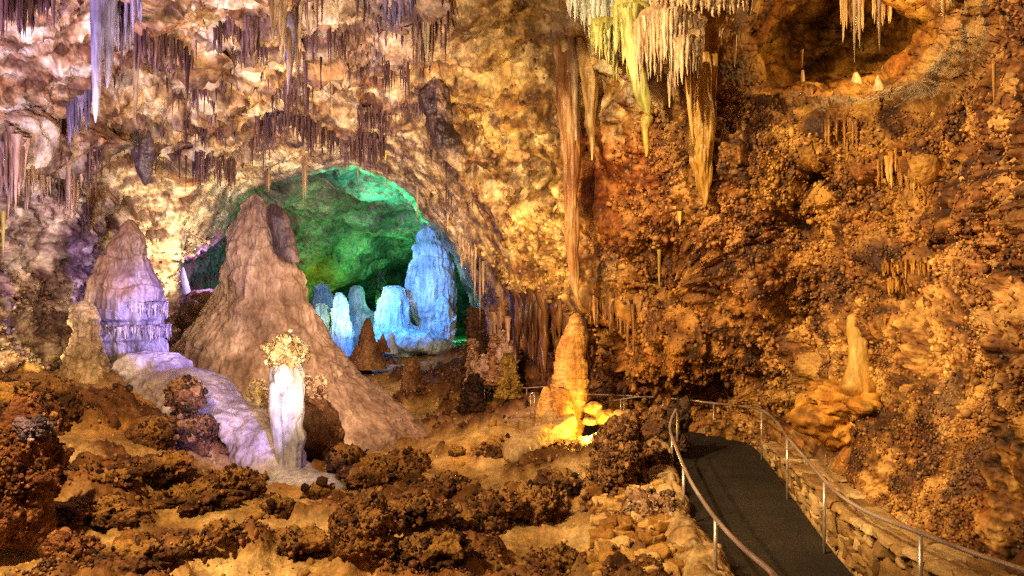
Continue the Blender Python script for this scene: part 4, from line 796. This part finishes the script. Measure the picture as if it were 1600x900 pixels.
Lc = ER[seg]; Tn = np.gradient(Lc, axis=0); Tn[:, 2] = 0; Tn /= np.linalg.norm(Tn, axis=1)[:, None]; S = np.stack([Tn[:, 1], -Tn[:, 0], 0 * Tn[:, 0]], 1)
arc = np.concatenate([[0], np.cumsum(np.linalg.norm(np.diff(Lc[:, :2], axis=0), axis=1))])
def at(u):
    f = lambda A: np.array([np.interp(u, arc, A[:, j]) for j in range(3)]); return f(Lc), f(Tn), f(S)
def wall_h(y): return float(np.interp(y, [5, 9, 13, 15.5, 16.7], [.78, .74, .60, .42, .25]))
Vs, Fs, Cs, off = [], [], [], 0
def push(p, f, c):
    global off
    Vs.append(p); Fs.append(f + off); off += len(p); Cs.append(np.tile(c, (len(p), 1)) * (1 + .12 * fbm(p * 6, 2, 9))[:, None])
up = np.array([0, 0, 1.])
u = 0
while u < arc[-1]:
    c0, t_, s_ = at(u); H = wall_h(c0[1]) - .07; z = 0
    wd = rs.uniform(.12, .34)
    while z < H - .03:
        hgt = min(rs.uniform(.10, .34), H - z); 
        if H - z - hgt < .06: hgt = H - z
        lay = rs.uniform(0, 1)
        p, f = block(c0 + up * (z + hgt / 2) + s_ * .26 + t_ * (wd / 2 + rs.uniform(-.03, .03)), t_, s_, up, (wd / 2 * .97, .2 + rs.uniform(-.03, .04), hgt / 2 * .96), rs)
        push(p, f, palette(np.array(rs.uniform(.0, 1)), (.18, .10, .04), (.40, .26, .12), (.64, .48, .27))); z += hgt
    u += wd
core_l = Lc + S * .12; core_r = Lc + S * .44
zt = np.array([wall_h(y) - .1 for y in Lc[:, 1]])
ring = np.stack([core_l - up * .3, core_l + up * zt[:, None], core_r + up * zt[:, None], core_r - up * .3], 1); fcr = grid_faces(len(Lc), 4, wrap=True)
mesh_np('masonry', np.concatenate(Vs), np.concatenate(Fs), 'stone', np.concatenate(Cs), parent=sw)
mesh_np('mortar', ring.reshape(-1, 3), fcr, 'stone', np.array([.20, .12, .05]), parent=sw)
Vs, Fs, Cs, off = [], [], [], 0; u = 0
while u < arc[-1]:
    c0, t_, s_ = at(u); H = wall_h(c0[1]); wd = rs.uniform(.28, .6)
    for j, (a0, a1) in enumerate([(0, rs.uniform(.26, .38)), (None, .66)]):
        if a0 is None: a0 = pa
        pa = a1
        p, f = block(c0 + up * (H - .02 + rs.uniform(-.015, .03)) + s_ * ((a0 + a1) / 2 - .04) + t_ * (wd / 2 + rs.uniform(-.05, .05)), t_ + s_ * rs.uniform(-.12, .12), s_ - t_ * rs.uniform(-.12, .12), up + s_ * rs.uniform(-.07, .07), (wd / 2 * rs.uniform(.9, 1.0), (a1 - a0) / 2, rs.uniform(.03, .055)), rs)
        push(p, f, palette(np.array(rs.uniform(.1, 1)), (.26, .15, .07), (.46, .31, .15), (.68, .53, .33)))
    u += wd
mesh_np('capstones', np.concatenate(Vs), np.concatenate(Fs), 'stone', np.concatenate(Cs), parent=sw)

# ------------------------------------------------------------------ railings
def tube(name, pts, r, parent, mat='metal', nt=12, per=10, smooth_curve=True):
    c = resample(pts, max(2, (len(pts) - 1) * per)) if smooth_curve and len(pts) > 2 else np.array(pts, float)
    T = np.gradient(c, axis=0); T /= np.linalg.norm(T, axis=1)[:, None] + 1e-9
    ref = np.array([0, 0, 1.]) if abs(T[:, 2]).mean() < .8 else np.array([0, 1., 0]); a = np.cross(T, ref); a /= np.linalg.norm(a, axis=1)[:, None] + 1e-9; b2 = np.cross(a, T)
    th = np.linspace(0, 2 * math.pi, nt, endpoint=False); V = c[:, None] + r * (a[:, None] * np.cos(th)[None, :, None] + b2[:, None] * np.sin(th)[None, :, None])
    V = np.concatenate([V.reshape(-1, 3), c[:1], c[-1:]]); n = len(c); Fq = grid_faces(n, nt, wrap=True)
    k = np.arange(nt); e1 = np.stack([(k + 1) % nt, k, np.full(nt, n * nt), np.full(nt, n * nt)], 1); o2 = (n - 1) * nt
    me_f = [tuple(f) for f in Fq] + [(int((i + 1) % nt), int(i), n * nt) for i in k] + [(o2 + int(i), o2 + int((i + 1) % nt), n * nt + 1) for i in k]
    V = V - np.array(parent.location)
    me = bpy.data.meshes.new(name); me.from_pydata([tuple(map(float, v)) for v in V], [], [tuple(map(int, f)) for f in me_f]); me.update()
    me.polygons.foreach_set('use_smooth', [True] * len(me.polygons)); me.materials.append(M[mat])
    o = bpy.data.objects.new(name, me); COL.objects.link(o); o.parent = parent; return o
def railing(lab, rail, posts, r=.024, post_h=1.0, mid=None, group=None):
    e = empty('railing', (rail[0][0], rail[0][1], rail[0][2] - 1)); tag(e, lab, 'railing', group)
    tube('handrail', rail, r, e)
    for (p, zb) in posts: tube('post', [(p[0], p[1], zb), (p[0], p[1], p[2] - r * .6)], r * .92, e)
    if mid: tube('lower_rail', mid, r * .6, e)
    return e
V3 = lambda px, py, D: tuple(P(px, py, D))
left = [(1.55, 4.2, -2.02), (1.95, 5.3, -2.3), V3(1210, 900, 6.42), V3(1160, 855, 7.6), V3(1118, 810, 8.9), V3(1085, 762, 10.4), V3(1068, 728, 11.8), V3(1055, 695, 13.6), V3(1047, 672, 15.2), V3(1049, 655, 15.6), V3(1057, 640, 15.9), V3(1059, 655, 16.1), V3(1058, 690, 16.2)]
railing('polished steel handrail curving along the left side of the path', left, [((1.95, 5.3, -2.3), -3.3), (V3(1118, 810, 8.9), -3.82), (V3(1068, 728, 11.8), -3.85), (V3(1050, 676, 15.0), -3.86)], .027)
right = [(3.9, 4.0, -1.95), (4.1, 5.0, -2.14), V3(1600, 891, 6.0), V3(1520, 864, 6.7), V3(1438, 833, 7.6), V3(1355, 800, 8.9), V3(1310, 772, 9.9), V3(1288, 750, 10.6), V3(1255, 712, 12), V3(1230, 683, 13.3), V3(1212, 658, 15), V3(1190, 641, 16.5), V3(1155, 634, 18.4), V3(1115, 630, 19.9), V3(1075, 625, 20.4), V3(1030, 621, 21), V3(975, 618, 21.8), V3(910, 616, 23)]
railing('long steel handrail following the stone wall and the far bend of the path', right, [((4.1, 5.0, -2.14), -3.3), (V3(1438, 835, 7.6), -3.7), (V3(1288, 752, 10.6), -3.84), (V3(1230, 685, 13.3), -3.85), (V3(1190, 642, 16.5), -3.88), (V3(1115, 631, 19.9), -4.12), (V3(1030, 622, 21), -4.0), (V3(975, 619, 21.8), -4.0)], .025)
railing('second steel handrail seen behind the long one at the far bend', [V3(920, 632, 20.6), V3(965, 625, 20.9), V3(1000, 620, 20.9), V3(1034, 621, 20.9)], [(V3(970, 624, 20.9), -3.8), (V3(1036, 622, 20.9), -3.9)], .02)
railing('thin far railing crossing behind the golden stalagmite', [V3(750, 603, 27.5), V3(780, 604, 27.2), V3(820, 606, 26.6), V3(850, 604, 26.2)], [(V3(757, 603, 27.4), -4.4), (V3(778, 604, 27.2), -4.4), (V3(809, 605, 26.8), -4.4), (V3(823, 606, 26.6), -4.4)], .022)
railing('faintest and farthest railing, stepped, beneath the yellow column', [V3(752, 595, 29), V3(795, 592, 28.8), V3(803, 584, 28.6), V3(822, 583, 28.4)], [(V3(768, 594, 29), -4.4), (V3(794, 592, 28.8), -4.4), (V3(818, 583, 28.4), -4.4)], .02)
railing('short post railing left of the golden stalagmite foot', [V3(828, 615, 22), V3(836, 614, 22)], [(V3(829, 615, 22), -3.9), (V3(835, 614, 22), -3.9)], .02)

# ------------------------------------------------------------------ rubble left of the path: loose stones
Vs, Fs, Cs, off = [], [], [], 0; rs = np.random.RandomState(12)
GWa = []
for k in range(300):
    px = rs.uniform(930, 1075); D_ = rs.uniform(9.0, 13.5); x = (px - 800) / F * D_
    xe = float(np.interp(D_, EL[:150, 1], EL[:150, 0]))
    if x > xe - .3 or x < xe - 1.6: continue
    z_ = ground_z(x, D_); s_ = rs.uniform(.03, .13)
    p, f = block(np.array([x, D_, z_ + s_ * .6 + .08]), np.array([1, 0, rs.uniform(-.4, .4)]), np.array([0, 1, rs.uniform(-.4, .4)]), up, (s_, s_ * .9, s_ * .7), rs)
    push(p, f, palette(np.array(rs.uniform(0, 1)), (.24, .12, .03), (.50, .31, .11), (.72, .54, .30)))
o = mesh_np('rubble', np.concatenate(Vs), np.concatenate(Fs), 'stone', np.concatenate(Cs)); o['kind'] = 'stuff'; o['label'] = 'loose tan rubble heaped between the rock fin and the path edge'
